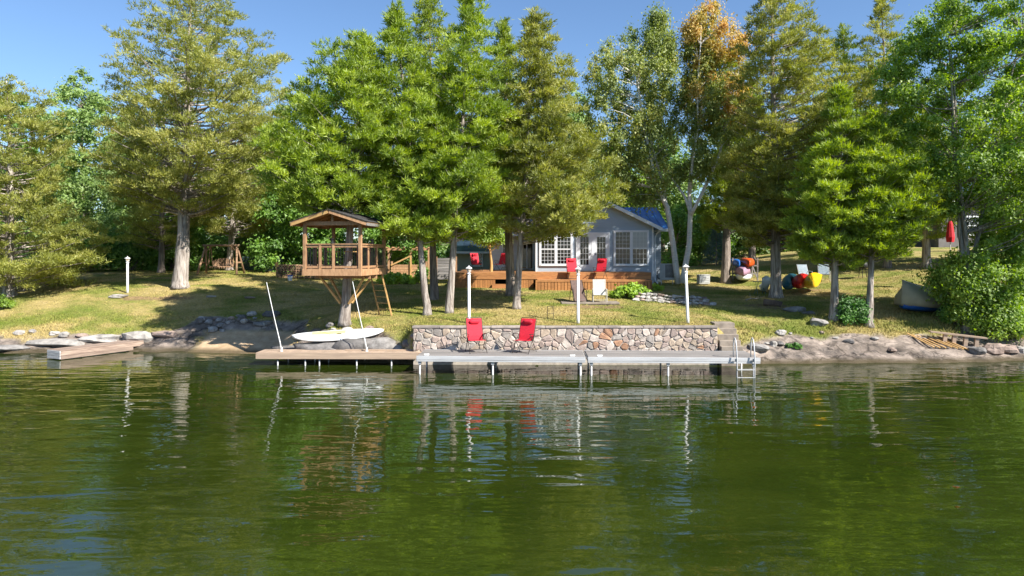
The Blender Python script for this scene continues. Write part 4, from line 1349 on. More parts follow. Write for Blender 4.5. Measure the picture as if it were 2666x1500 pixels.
# ------------------------------------------------------------------ chairs
def chair_proto(label, seat_m, frame_m, pillow=True, s=1.0):
    t = empty('folding_chair', (0, 0, 0), 0, label, 'chair')
    w = .27
    def sling(pts, name, th=.012, ww=w):
        m = MB()
        for i in range(len(pts) - 1):
            m.bar((0, pts[i][0], pts[i][1]), (0, pts[i + 1][0], pts[i + 1][1]), ww * 2, th, up=(0, -.6, .8))
        return m.build(name, seat_m, t)
    back = [(.16, .42), (.19, .55), (.26, .75), (.33, .95), (.40, 1.14)]
    sling(back, 'backrest')
    sling([(-.32, .445), (-.20, .43), (0, .415), (.15, .415)], 'seat')
    for sx in (-1, 1):
        x = sx * (w + .015)
        MB().tube([(x, .12, .40)] + [(x, p[0] + .012, p[1]) for p in back[1:]] + [(x * .9, .41, 1.17)], .013, n=6).build('back_tube', frame_m, t, smooth=True)
        MB().tube([(x, -.34, .44), (x, .16, .405)], .012, n=6).build('seat_tube', frame_m, t)
        MB().tube([(x + sx * .03, .34, .0), (x + sx * .03, -.02, .40), (x + sx * .03, -.22, .635)], .012, n=6).build('rear_leg', frame_m, t, smooth=True)
        MB().tube([(x + sx * .015, -.36, .0), (x + sx * .015, -.06, .36), (x + sx * .015, .20, .60)], .012, n=6).build('front_leg', frame_m, t, smooth=True)
        MB().box((x + sx * .025, -.04, .645), (.05, .40, .022), rx=-.07).build('armrest', frame_m, t, bevel=.006)
    MB().tube([(-w, -.33, .04), (w, -.33, .04)], .010, n=6).build('crossbar', frame_m, t)
    MB().tube([(-w, .30, .05), (w, .30, .05)], .010, n=6).build('crossbar', frame_m, t)
    MB().tube([(-w * .95, .41, 1.17), (w * .95, .41, 1.17)], .012, n=6).build('top_tube', frame_m, t)
    if pillow:
        secs = []
        for i in range(9):
            u = -1 + 2 * i / 8
            r = .06 * (1 - abs(u) ** 4) ** .5 + .008
            secs.append([(u * .19, .315 + math.cos(2 * math.pi * k / 10) * r * .75, 1.03 + math.sin(2 * math.pi * k / 10) * r * 1.25) for k in range(10)])
        MB().loft(secs).build('headrest_pillow', seat_m, t, smooth=True)
    return t

def place(proto, first, x, y, z, rz, label, group, s=1.0):
    o = proto if first else copy_tree(proto)
    o.location = (x, y, z)
    o.rotation_euler = (0, 0, rz)
    o.scale = (s, s, s)
    tag(o, label, 'chair', group)
    return o
rc = chair_proto('red', M_red, M_bronze)
G = 'red reclining chairs'
place(rc, True, PX(1240, 25.75), 25.75, .668, R(16), 'left of the two red folding chairs on the dock', G, 1.07)
place(rc, False, PX(1365, 25.7), 25.7, .668, R(-24), 'right of the two red folding chairs on the dock, turned to the left', G, 1.07)
place(rc, False, PX(1491, 38.0), 38.0, 2.944, R(8), 'red chair on the lower deck facing the lake, in front of the left french door', G)
place(rc, False, PX(1562, 38.0), 38.0, 2.944, R(-28), 'red chair on the lower deck angled left, in front of the right french door', G)
place(rc, False, PX(1240, 42.2), 42.2, 3.304, R(25), 'red chair on the far left deck in front of the garden shed', G, .95)
place(rc, False, PX(1303, 42.2), 42.2, 3.304, R(-40), 'red chair on the left deck turned sideways by the white wall', G, .95)

def lounge(label, px, Y, rz, m, fm, group, flat=False):
    x = PX(px, Y)
    t = empty('sling_chair', (x, Y, gz(x, Y) + .05), rz, label, 'chair', group)
    w = .27
    pts = [(-.36, .36), (-.05, .33), (.10, .38), (.22, .70), (.34, 1.06)] if not flat else [(-.40, .05), (-.20, .30), (.02, .55), (.20, .80), (.34, 1.0)]
    for i, nm in ((0, 'seat'), (1, 'seat'), (2, 'backrest'), (3, 'backrest')):
        MB().bar((0, pts[i][0], pts[i][1]), (0, pts[i + 1][0], pts[i + 1][1]), w * 2, .014, up=(0, -.6, .8)).build(nm, m, t)
    for sx in (-1, 1):
        xx = sx * (w + .02)
        MB().tube([(xx, p[0], p[1]) for p in pts], .016, n=6).build('side_tube', fm, t, smooth=True)
        MB().tube([(xx + sx * .03, -.34, -.05), (xx + sx * .03, -.30, .55), (xx + sx * .03, .18, .60)], .017, n=6).build('front_leg', fm, t)
        MB().tube([(xx + sx * .03, .38, -.05), (xx + sx * .03, .10, .58)], .017, n=6).build('rear_leg', fm, t)
        MB().box((xx + sx * .03, -.06, .61), (.055, .50, .02)).build('armrest', fm, t)
    MB().tube([(-w, -.34, .12), (w, -.34, .12)], .013, n=6).build('crossbar', fm, t)
lounge('brown sling chair behind the middle lamp post on the slab', 1505, 32.6, R(12), M_brown, M_bronze, 'sling chairs on the lawn slab', True)
lounge('pale beige sling chair on the slab right of the brown one', 1561, 32.6, R(-3), M_beige, M_beige, 'sling chairs on the lawn slab')
x = PX(1535, 32.5)
o = MB().box((0, 0, 0), (2.7, .95, .10)).build('patio_slab', M_conc, bevel=.02)
o.location = (x, 32.55, gz(x, 32.5) + .03)
tag(o, 'flat concrete slab in the lawn under the two sling chairs', 'slab')

def stand():
    Y = 28.9
    x = PX(1433, Y)
    t = empty('metal_stand', (x, Y, gz(x, Y)), R(8), 'small black metal frame stuck in the lawn above the wall', 'stand')
    for sx in (-.13, .13):
        MB().tube([(sx, 0, -.05), (sx * .95, .05, .52)], .012, n=6).build('upright', M_black, t)
    for z in (.20, .49):
        MB().tube([(-.13, .02 if z < .3 else .045, z), (.13, .02 if z < .3 else .045, z)], .009, n=6).build('crossbar', M_black, t)
stand()

# ------------------------------------------------------------------ cottage
def siding(parent, x0, x1, z0, ztop, y, mat, name='siding', lap=.115, facing=-1, xr=None):
    """lapped boards; xr(z) narrows the courses under a gable"""
    m = MB()
    z = z0
    while z < ztop - .01:
        z2 = min(z + lap, ztop)
        a0, b0 = (x0, x1) if xr is None else xr(z)
        a1, b1 = (x0, x1) if xr is None else xr(z2)
        if b0 - a0 < .05: break
        yo, yi = y + facing * .022, y + facing * .004
        m.add([(a0, yo, z), (b0, yo, z), (b1, yi, z2), (a1, yi, z2), (a0, y - facing * .05, z), (b0, y - facing * .05, z)],
              [(0, 1, 2, 3), (4, 5, 1, 0)])
        z = z2
    return m.build(name, mat, parent)

def sash(parent, x0, x1, z0, z1, y, cols, rows, blind=False):
    """one glazed sash: frame, muntins, pane, dark sheet painted as the unlit room"""
    f = MB()
    t = .036
    f.span((x0, y - .03, z0), (x0 + t, y + .01, z1)); f.span((x1 - t, y - .03, z0), (x1, y + .01, z1))
    f.span((x0 + t, y - .03, z0), (x1 - t, y + .01, z0 + t)); f.span((x0 + t, y - .03, z1 - t), (x1 - t, y + .01, z1))
    fr = f.build('sash_frame', M_trim, parent)
    for i in range(1, cols):
        x = x0 + t + (x1 - x0 - 2 * t) * i / cols
        MB().span((x - .0075, y - .022, z0 + t), (x + .0075, y - .006, z1 - t)).build('muntin', M_trim, fr)
    for j in range(1, rows):
        z = z0 + t + (z1 - z0 - 2 * t) * j / rows
        MB().span((x0 + t, y - .020, z - .0075), (x1 - t, y - .008, z + .0075)).build('muntin', M_trim, fr)
    MB().add([(x0 + t, y - .004, z0 + t), (x1 - t, y - .004, z0 + t), (x1 - t, y - .004, z1 - t), (x0 + t, y - .004, z1 - t)], [(0, 1, 2, 3)]).build('pane', M_glass, fr)
    MB().add([(x0 + .01, y + .02, z0 + .01), (x1 - .01, y + .02, z0 + .01), (x1 - .01, y + .02, z1 - .01), (x0 + .01, y + .02, z1 - .01)], [(0, 1, 2, 3)]).build('blind' if blind else 'unlit_room_sheet', M_pale_sheet if blind else M_interior, fr)
    return fr

def window(parent, x0, x1, z0, z1, y, n, cols, zm, rt, rb, pale_sheets=()):
    w = empty('window', (0, 0, 0)); w.parent = parent
    t = .085
    c = MB()
    c.span((x0 - t, y - .095, z0 - t), (x0, y + .02, z1 + t)); c.span((x1, y - .095, z0 - t), (x1 + t, y + .02, z1 + t))
    c.span((x0, y - .095, z1), (x1, y + .02, z1 + t)); c.span((x0, y - .115, z0 - t), (x1, y + .02, z0))
    fw = (x1 - x0) / n
    for i in range(1, n): c.span((x0 + fw * i - .05, y - .09, z0), (x0 + fw * i + .05, y + .02, z1))
    c.build('window_frame', M_trim, w)
    for i in range(n):
        a = x0 + fw * i + (.05 if i else 0); b = x0 + fw * (i + 1) - (.05 if i < n - 1 else 0)
        sash(w, a, b, zm, z1, y - .055, cols, rt, ('t', i) in pale_sheets)
        sash(w, a, b, z0, zm - .004, y - .045, cols, rb, ('b', i) in pale_sheets)
    return w

def seam_roof(parent, p00, p10, p11, p01, n, mat, name='roof', th=.05, seam=.03):
    """metal roof slab through eave p00-p10 and ridge p01-p11 with raised standing seams as its pieces"""
    p00, p10, p11, p01 = map(Vector, (p00, p10, p11, p01))
    nv = (p10 - p00).cross(p01 - p00).normalized()
    if nv.z < 0: nv = -nv
    r = MB()
    lo = [p - nv * th for p in (p00, p10, p11, p01)]
    up = [p00, p10, p11, p01]
    r.add(lo + up, [(0, 1, 2, 3)[::-1], (4, 5, 6, 7), (0, 1, 5, 4), (1, 2, 6, 5), (2, 3, 7, 6), (3, 0, 4, 7)])
    ro = r.build(name, mat, parent)
    for i in range(n + 1):
        f = i / n
        a, b = p00.lerp(p10, f), p01.lerp(p11, f)
        MB().bar(a + nv * seam / 2, b + nv * seam / 2, .035, seam, up=nv).build('seam', mat, ro)
    return ro

def cottage():
    Y = 41.0
    B = (4.9, Y, 2.5)
    t = empty('cottage', (0, 0, 0), 0, 'grey sided lakeside cottage with blue metal roof and gabled sunroom', 'house')
    x0, x1, zb, ze, ax, az = 1.40, 8.38, 2.45, 6.02, 4.89, 7.72
    MB().add([(x0, Y + .01, zb), (x1, Y + .01, zb), (x1, Y + .01, ze), (ax, Y + .01, az - .02), (x0, Y + .01, ze), (x0, Y + 2.1, zb), (x1, Y + 2.1, zb), (x1, Y + 2.1, ze), (ax, Y + 2.1, az - .02), (x0, Y + 2.1, ze)],
             [(0, 1, 2, 3, 4), (1, 6, 7, 2), (0, 4, 9, 5)]).build('wall', M_siding, t)
    sl = (az - ze) / (ax - x0)
    siding(t, x0, x1, 3.05, az, Y, M_siding, xr=lambda z: (x0, x1) if z < ze else (x0 + (z - ze) / sl, x1 - (z - ze) / sl))
    for xx in (x0 - .005, x1 - .085):
        MB().span((xx, Y - .04, 3.0), (xx + .09, Y + .03, ze + .05)).build('corner_board', M_trim, t)
    # french doors
    for (a, b) in ((3.87, 4.70), (4.86, 5.70)):
        d = empty('french_door', (0, 0, 0)); d.parent = t
        c = MB()
        for (p, q_) in (((a - .08, Y - .10, 3.32), (a, Y + .02, 5.62)), ((b, Y - .10, 3.32), (b + .08, Y + .02, 5.62)), ((a, Y - .10, 5.52), (b, Y + .02, 5.62))):
            c.span(p, q_)
        c.build('door_casing', M_trim, d)
        c = MB()
        c.span((a, Y - .085, 3.34), (a + .13, Y + .01, 5.52)); c.span((b - .13, Y - .085, 3.34), (b, Y + .01, 5.52))
        c.span((a + .13, Y - .085, 3.34), (b - .13, Y + .01, 3.66)); c.span((a + .13, Y - .085, 5.38), (b - .13, Y + .01, 5.52))
        c.build('door_leaf', M_trim, d)
        sash(d, a + .132, b - .132, 3.662, 5.378, Y - .06, 3, 5)
        MB().box((b - .07 if a < 4.5 else a + .07, Y - .11, 4.35), (.03, .05, .14)).build('handle', M_black, d)
    window(t, 1.70, 3.50, 3.72, 5.56, Y, 2, 4, 4.62, 4, 4)
    window(t, 6.10, 8.02, 3.72, 5.66, Y, 2, 4, 4.67, 4, 3, pale_sheets=(('t', 1),))
    MB().span((8.0, Y - .05, 3.35), (8.12, Y - .024, 3.45)).build('outlet_cover', M_trim, t)
    # wing roof: two slabs, rake boards, gutter box
    ov, fy, by = .42, Y - .45, 46.4
    for s in (-1, 1):
        e = ax + s * (ax - x0 + ov)
        seam_roof(t, (e, fy, ze - sl * ov + .06), (e, by, ze - sl * ov + .06), (ax, by, az + .06), (ax, fy, az + .06), 12, M_blue)
        MB().bar((e, fy - .012, ze - sl * ov - .03), (ax, fy - .012, az - .03), .03, .19, up=(0, 0, 1)).build('rake_board', M_trim, t)
        MB().bar((e - s * .02, fy + .25, ze - sl * ov - .06), (ax, fy + .25, az - .12), .5, .02).build('soffit', M_trim, t)
        MB().span((e - .06, fy, ze - sl * ov - .10), (e + .06, Y + 2.0, ze - sl * ov + .02)).build('gutter', M_trim, t)
    # down pipe at the right corner
    MB().tube([(8.78, Y - .3, 5.76), (8.60, Y + .1, 5.55), (8.50, Y + .12, 5.3), (8.50, Y + .12, 2.75), (8.62, Y - .1, 2.6)], .045, n=8).build('down_pipe', M_trim, t, smooth=True)
    # main body behind
    MB().span((x0, 43.0, 2.45), (9.25, 50, 6.0)).build('wall', M_siding, t)
    siding(t, 8.40, 9.25, 2.8, 5.95, 42.99, M_siding)
    MB().add([(9.25, 43.0, 5.99), (9.25, 50, 5.99), (9.25, 46.5, 7.38), (1.45, 43.0, 5.99), (1.45, 50, 5.99), (1.45, 46.5, 7.38)], [(0, 1, 2), (5, 4, 3), (0, 2, 5, 3), (1, 4, 5, 2)]).build('gable_wall', M_siding, t)
    for (ye, yr) in ((42.5, 46.5), (50.5, 46.5)):
        seam_roof(t, (1.2, ye, 5.88), (9.66, ye, 5.88), (9.66, yr, 7.48), (1.2, yr, 7.48), 20, M_blue)
    MB().span((8.9, 42.44, 5.72), (9.68, 42.52, 5.90)).build('fascia', M_trim, t)
    MB().span((9.62, 42.5, 5.70), (9.655, 42.6, 5.9)).build('fascia', M_trim, t)
    MB().tube([(6.45, 45.9, 7.2), (6.45, 45.9, 7.95)], .05, n=8).build('vent_pipe', M_black, t)
    # left extension, set back
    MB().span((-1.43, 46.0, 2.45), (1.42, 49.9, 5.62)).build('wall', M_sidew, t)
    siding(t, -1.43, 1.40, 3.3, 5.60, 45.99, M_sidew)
    MB().span((-1.46, 45.93, 3.2), (-1.36, 46.03, 5.62)).build('corner_board', M_trim, t)
    for (ye, yr) in ((45.45, 48.1), (50.4, 48.1)):
        seam_roof(t, (-1.9, ye, 5.66), (1.35, ye, 5.66), (1.35, yr, 6.85), (-1.9, yr, 6.85), 8, M_dkroof)
    MB().span((-1.92, 45.38, 5.50), (1.36, 45.45, 5.70)).build('fascia', M_trim, t)
    MB().add([(-1.43, 46.0, 5.61), (-1.43, 49.9, 5.61), (-1.43, 48.0, 6.7)], [(0, 2, 1)]).build('gable_wall', M_siding, t)
    # sliding door, window and wall light
    d = empty('sliding_door', (0, 0, 0)); d.parent = t
    for (a, b) in ((.52, .98), (.98, 1.40)):
        sash(d, a, b, 3.34, 5.28, 45.93 if a < .9 else 45.945, 1, 1)
    window(t, -.62, -.20, 3.55, 5.25, 45.98, 1, 2, 4.4, 3, 3)
    l = empty('wall_light', (0, 0, 0)); l.parent = t
    MB().box((-1.05, 45.92, 4.95), (.10, .10, .04)).build('light_bracket', M_black, l)
    MB().lathe([(.05, 4.72), (.075, 4.86), (.09, 4.93)], (-1.05, 45.90, 0), 8).build('light_glass', M_lglass, l)
cottage()

def deck():
    t = empty('cottage_deck', (0, 0, 0), 0, 'two level stained cedar deck along the cottage front', 'deck')
    zu, yf = 3.30, 38.6
    X0, X1 = -3.2, 7.75
    # upper level: boards along x
    n = 17
    for i in range(n):
        y = yf + .03 + i * .141
        MB().span((X0, y, zu - .035), (X1, y + .135, zu)).build('deck_board', M_cedarh, t)
    for i in range(35):
        y = yf + .03 + n * .141 + i * .141
        if y > 45.9: break
        MB().span((X0, y, zu - .035), (1.36, y + .135, zu)).build('deck_board', M_cedarh, t)
    for k in range(2):
        x = X0
        while x < X1 - .01:
            w = min(3.66, X1 - x)
            MB().span((x + .003, yf - .03, zu - .185 - .19 * k), (x + w - .003, yf + .025, zu - .003 - .19 * k)).build('fascia_board', M_cedarh, t)
            x += w
    MB().span((X1 - .02, yf, 2.4), (X1 + .02, 40.9, zu - .004)).build('end_board', M_cedarh, t)
    MB().span((X0 - .04, yf, 2.4), (X0, 45.8, zu - .004)).build('end_board', M_cedarh, t)
    # vertical skirt under the left part
    x = X0
    while x < 1.1:
        if not (-1.05 < x < .25):
            MB().span((x + .004, yf + .0, 2.35), (x + .134, yf + .024, zu - .38)).build('skirt_board', M_cedarw, t)
        x += .142
    # steps on the left
    s = empty('deck_step', (0, 0, 0)); s.parent = t
    MB().span((-1.1, yf - .36, 2.62), (.3, yf - .032, 2.66)).build('tread', M_cedarh, s)
    MB().span((-1.1, yf - .36, 2.45), (.3, yf - .33, 2.619)).build('riser', M_cedarh, s)
    MB().span((-1.1, yf - .68, 2.44), (.3, yf - .362, 2.475)).build('tread', M_cedarh, s)
    # lower level on the right
    zl, y0, x0, x1 = 2.94, 37.0, 1.38, 7.45
    for i in range(11):
        y = y0 + .03 + i * .141
        MB().span((x0, y, zl - .035), (x1, min(y + .135, yf - .033), zl)).build('deck_board', M_cedarh, t)
    MB().span((x0 - .01, y0 - .028, zl - .10), (x1 + .01, y0 + .024, zl - .002)).build('fascia_board', M_cedarh, t)
    x = x0
    while x < x1 - .1:
        MB().span((x + .006, y0 - .006, 2.3), (x + .158, y0 + .018, zl - .103)).build('skirt_board', M_cedarw, t)
        x += .178
    MB().span((x0 - .12, y0 - .03, 2.3), (x0 - .012, y0 + .08, zl - .003)).build('corner_post', M_cedarw, t)
    MB().span((x1 + .012, y0, 2.3), (x1 + .04, yf - .04, zl - .01)).build('end_board', M_cedarw, t)
deck()

def shed():
    Y = 50.5
    a, b = PX(1187, Y), PX(1272, Y)
    t = empty('garden_shed', (0, 0, 0), 0, 'small sage sided garden shed with dark metal roof left of the cottage', 'shed')
    zb, ze = 2.6, PZ(655, Y)
    MB().span((a, Y, zb), (b + .6, Y + 3, ze)).build('wall', M_side2, t)
    siding(t, a, b + .6, 2.9, ze, Y - .01, M_side2, lap=.13)
    MB().span((a - .03, Y - .05, zb), (a + .08, Y + .05, ze)).build('corner_board', M_trim, t)
    seam_roof(t, (a - .35, Y - .4, ze), (b + .9, Y - .4, ze), (b + .9, Y + 1.6, ze + .85), (a - .35, Y + 1.6, ze + .85), 8, M_dkroof)
    seam_roof(t, (a - .35, Y + 3.4, ze), (b + .9, Y + 3.4, ze), (b + .9, Y + 1.6, ze + .85), (a - .35, Y + 1.6, ze + .85), 8, M_dkroof)
    MB().span((a - .36, Y - .44, ze - .15), (b + .9, Y - .38, ze - .0)).build('fascia', M_trim, t)
    x = PX(1228, Y)
    window(t, x, x + .75, 3.5, 4.4, Y - .03, 1, 1, 3.95, 1, 1)
shed()

# ------------------------------------------------------------------ treehouse
def treehouse():
    cx, cy = -6.98, 29.12
    t = empty('treehouse', (cx, cy, 0), R(-8), 'open sided timber treehouse with gabled roof built round a cedar trunk', 'treehouse')
    hw, hd, zd = 1.2, 1.5, 3.70
    # floor boards
    n = 17
    for i in range(n):
        y = -hd + i * (2 * hd / n)
        w = 2 * hd / n - .008
        if abs(y + w / 2) < .42:
            MB().span((-hw, y, zd - .03), (-.40, y + w, zd)).build('floor_board', M_thw, t)
            MB().span((.40, y, zd - .03), (hw, y + w, zd)).build('floor_board', M_thw, t)
        else:
            MB().span((-hw, y, zd - .03), (hw, y + w, zd)).build('floor_board', M_thw, t)
    for y in (-hd - .04, hd):
        MB().span((-hw - .04, y, zd - .25), (hw + .04, y + .04, zd + .02)).build('rim_board', M_thw, t, bevel=.006)
    for x in (-hw - .04, hw):
        MB().span((x, -hd, zd - .25), (x + .04, hd, zd + .016)).build('rim_board', M_thw, t, bevel=.006)
    for x in (-.55, .55):
        MB().span((x - .03, -hd, zd - .22), (x + .03, hd, zd - .034)).build('joist', M_thw, t)
    for y in (-.40, .40):
        MB().span((-hw, y - .04, zd - .40), (hw, y + .04, zd - .225)).build('beam', M_thw, t)
    # posts
    zt = 5.60
    P = {}
    for x in (-hw + .04, hw - .04):
        for y in (-hd + .04, hd - .04):
            MB().box((x, y, (zd - .2 + zt) / 2), (.13, .13, zt - zd + .2)).build('post', M_thw, t, bevel=.008)
    # rails and balusters on four sides
    def rail(p, q_, gate=None):
        p, q_ = Vector(p), Vector(q_)
        d = q_ - p
        L = d.length
        up = (0, 0, 1)
        MB().bar(p + Vector((0, 0, 4.72)), q_ + Vector((0, 0, 4.72)), .12, .04).build('top_rail', M_thw, t)
        MB().bar(p + Vector((0, 0, 4.64)), q_ + Vector((0, 0, 4.64)), .04, .10).build('sub_rail', M_thw, t)
        MB().bar(p + Vector((0, 0, 3.80)), q_ + Vector((0, 0, 3.80)), .05, .09).build('bottom_rail', M_thw, t)
        for f in ((.28, .52) if L < 2.6 else (.3, .66)):
            c = p.lerp(q_, f)
            MB().box((c.x, c.y, 4.2), (.09, .09, .98)).build('rail_post', M_thw, t)
        nb = int(L / .115)
        for i in range(1, nb):
            c = p.lerp(q_, i / nb)
            MB().box((c.x, c.y, 4.22), (.016, .016, .80)).build('baluster', M_black, t)
    e, f = hw - .04, hd - .04
    rail((-e, -f, 0), (e, -f, 0)); rail((e, -f, 0), (e, f, 0)); rail((e, f, 0), (-e, f, 0)); rail((-e, f, 0), (-e, -f, 0))
    # roof frame
    for y in (-f, f):
        MB().span((-hw - .03, y - .045, zt - .13), (hw + .03, y + .045, zt + .03)).build('tie_beam', M_thw, t, bevel=.006)
    for x in (-e, e):
        MB().span((x - .045, -f + .05, zt - .10), (x + .045, f - .05, zt + .028)).build('plate', M_thw, t)
    rw, rz, re = 1.56, 6.06, 5.56
    sl = (rz - re) / rw
    MB().span((-.05, -f - .03, zt + .032), (.05, -f + .06, rz - .1)).build('king_post', M_thw, t)
    MB().span((-.03, -hd - .35, rz - .13), (.03, hd + .35, rz - .02)).build('ridge_board', M_thw, t)
    for s in (-1, 1):
        for y in (-hd - .36, -.75, 0.0, .75, hd + .34):
            MB().bar((s * rw, y, re - .06), (s * .03, y, rz - .07), .045, .12).build('rafter', M_thw if s > 0 or y > -1 else M_pale, t)
        MB().span((s * rw - .02, -hd - .38, re - .12), (s * rw + .02, hd + .38, re + .0)).build('eave_board', M_grayw if s > 0 else M_thw, t)
        # sheathing and shingle courses
        up = Vector((s * sl, 0, 1)).normalized()
        MB().bar((s * (rw + .03), 0, re + .005), (0, 0, rz + .01), 2 * hd + .78, .025, up=(0, 0, 1)).build('roof_sheathing', M_thw, t)
        for k in range(8):
            f0, f1 = k / 8, (k + 1.15) / 8
            a = Vector((s * (rw + .06) * (1 - f0), 0, re + .030 + (rz - re) * f0 + .010))
            b = Vector((s * (rw + .06) * max(0, 1 - f1), 0, re + .030 + (rz - re) * min(1, f1)))
            MB().bar(a, b, 2 * hd + .82, .014).build('shingle_course', M_shingle, t)
    # knee braces down to the trunk
    for (x, y) in ((-.95, -.45), (.95, -.45), (-.95, .5), (.95, .5)):
        MB().bar((x * 1.02, y, zd - .30), (x * .20, y * .35, 2.25), .075, .13, up=(0, 1, 0)).build('knee_brace', M_pale, t)
    # small round table fixed round the trunk and lanterns on posts
    for s in (-.42, .42):
        MB().box((s * .9, -.5, 4.42), (.42, .34, .035)).build('side_table', M_pale, t)
    MB().lathe([(.09, 4.745), (.09, 4.78), (.05, 4.82), (.06, 4.90), (.10, 4.91), (.02, 4.96)], (-.0, -f, 0), 6).build('rail_lantern', M_black, t)
    MB().lathe([(.09, 4.745), (.09, 4.78), (.05, 4.82), (.06, 4.90), (.10, 4.91), (.02, 4.96)], (e, -.05, 0), 6).build('rail_lantern', M_black, t)
treehouse()

def leaning_ladder():
    top = Vector((PX(992, 30.2), 30.2, 3.62)); bot = Vector((PX(1020, 30.0), 30.0, 0)); bot.z = gz(bot.x, bot.y)
    t = empty('wooden_ladder', bot, 0, 'wooden ladder leaning up to the right side of the treehouse', 'ladder')
    d = top - bot
    off = Vector((-.62, .45, .0))
    for k in (0, 1):
        MB().bar(off * k, d + off * k * .95, .05, .10, up=(0, 1, 0)).build('stringer', M_pale, t)
    for i in range(1, 7):
        c = d * (i / 7.3)
        MB().bar(c, c + off, .09, .035).build('rung', M_pale, t)
leaning_ladder()

# ------------------------------------------------------------------ left lawn things
def log_swing():
    Y = 44
    x0, x1 = PX(528, Y), PX(624, Y)
    cx = (x0 + x1) / 2
    z = gz(cx, Y)
    t = empty('log_swing', (cx, Y, z - .02), 0, 'rustic log frame garden swing with hanging bench on the left lawn', 'swing')
    hw = (x1 - x0) / 2 - .12
    H = 1.78
    for s in (-1, 1):
        MB().tube([(s * (hw + .18), -.65, 0), (s * (hw - .06), -.03, H)], [.075, .06], n=8, jit=.06).build('leg', M_log, t, smooth=True)
        MB().tube([(s * (hw + .18), .65, 0), (s * (hw - .06), .03, H)], [.075, .06], n=8, jit=.06).build('leg', M_log, t, smooth=True)
        MB().tube([(s * (hw + .06), -.4, .75), (s * (hw + .06), .4, .75)], .045, n=8).build('brace', M_log, t)
        MB().tube([(s * (hw - .08), 0, H - .35), (s * (hw - .42), 0, H + .02)], .04, n=8).build('brace', M_log, t)
        for y in (-.28, .28):
            MB().tube([(s * .68, y * .2, H), (s * .68, y, .62)], .025, n=6).build('hanger', M_log, t)
    MB().tube([(-hw - .12, 0, H + .05), (hw + .12, 0, H + .05)], [.07, .065], n=8, jit=.05).build('top_log', M_log, t, smooth=True)
    b = empty('bench', (0, 0, 0)); b.parent = t
    for i in range(5):
        MB().tube([(-.66, -.28 + i * .13, .48), (.66, -.28 + i * .13, .48)], .035, n=6).build('seat_slat', M_log, b)
    for i in range(13):
        x = -.62 + i * .103
        h = .86 + .16 * math.cos(x * 2.2)
        MB().tube([(x, .28, .5), (x, .36, h)], .038, n=6).build('back_slat', M_log, b)
    MB().tube([(-.68, .31, .58), (.68, .31, .58)], .035, n=6).build('back_rail', M_log, b)
    for i in range(9):
        x = -.6 + i * .15
        MB().tube([(x, -.30, .48), (x, -.30, .38)], .03, n=6).build('apron_peg', M_log, b)
log_swing()

def picket_fence():
    Y = 46.5
    xa, xb = PX(632, Y), PX(735, Y)
    z = gz((xa + xb) / 2, Y)
    t = empty('picket_fence', ((xa + xb) / 2, Y, z), 0, 'dark green picket fence between the log swing and the woodpile', 'fence')
    n = 27
    w = xb - xa
    for i in range(n):
        x = -w / 2 + w * i / (n - 1)
        MB().poly([(x - .035, 0, .02), (x + .035, 0, .02), (x + .035, 0, .95), (x, 0, 1.02), (x - .035, 0, .95)], .02, (0, 1, 0)).build('picket', M_dkfence, t)
    for zz in (.25, .75):
        MB().span((-w / 2, .022, zz - .04), (w / 2, .06, zz + .04)).build('rail', M_dkfence, t)
    for x in (-w / 2, 0, w / 2):
        MB().span((x - .04, .062, 0), (x + .04, .14, .98)).build('post', M_dkfence, t)
picket_fence()

def woodpile():
    Y = 42.5
    xa, xb = PX(722, Y), PX(866, Y)
    z = gz((xa + xb) / 2, Y)
    t = empty('woodpile', ((xa + xb) / 2, Y, z), 0, 'stacked split firewood behind and left of the treehouse', 'woodpile')
    rng = np.random.default_rng(8)
    w = xb - xa
    for r in range(6):
        x = -w / 2 + .1 + (r % 2) * .07
        while x < w / 2 - .05:
            rr = rng.uniform(.055, .085)
            o = MB().tube([(x, -.2 + rng.uniform(-.03, .03), .09 + r * .14), (x, .2, .09 + r * .14)], rr, n=int(rng.integers(4, 7))).build('firewood_log', M_log if rng.uniform() < .6 else M_logd, t)
            x += rr * 2.05
    for x in (-w / 2 - .02, w / 2 + .02):
        MB().box((x, 0, .5), (.12, .12, 1.0)).build('end_post', M_pale, t)
woodpile()

def bucket():
    Y = 41.2
    x = PX(755, Y)
    t = empty('bucket', (x, Y, gz(x, Y)), 0, 'white bucket with blue rim in front of the woodpile', 'bucket')
    MB().lathe([(.12, 0), (.15, .26), (.14, .27)], n=12).build('body', M_plastw, t)
    MB().lathe([(.155, .262), (.16, .31), (.15, .33)], n=12).build('rim', M_bluep, t)
    MB().tube([(-.15, 0, .30), (-.1, -.1, .2), (.1, -.1, .2), (.15, 0, .3)], .006, n=4).build('handle', M_black, t)
bucket()

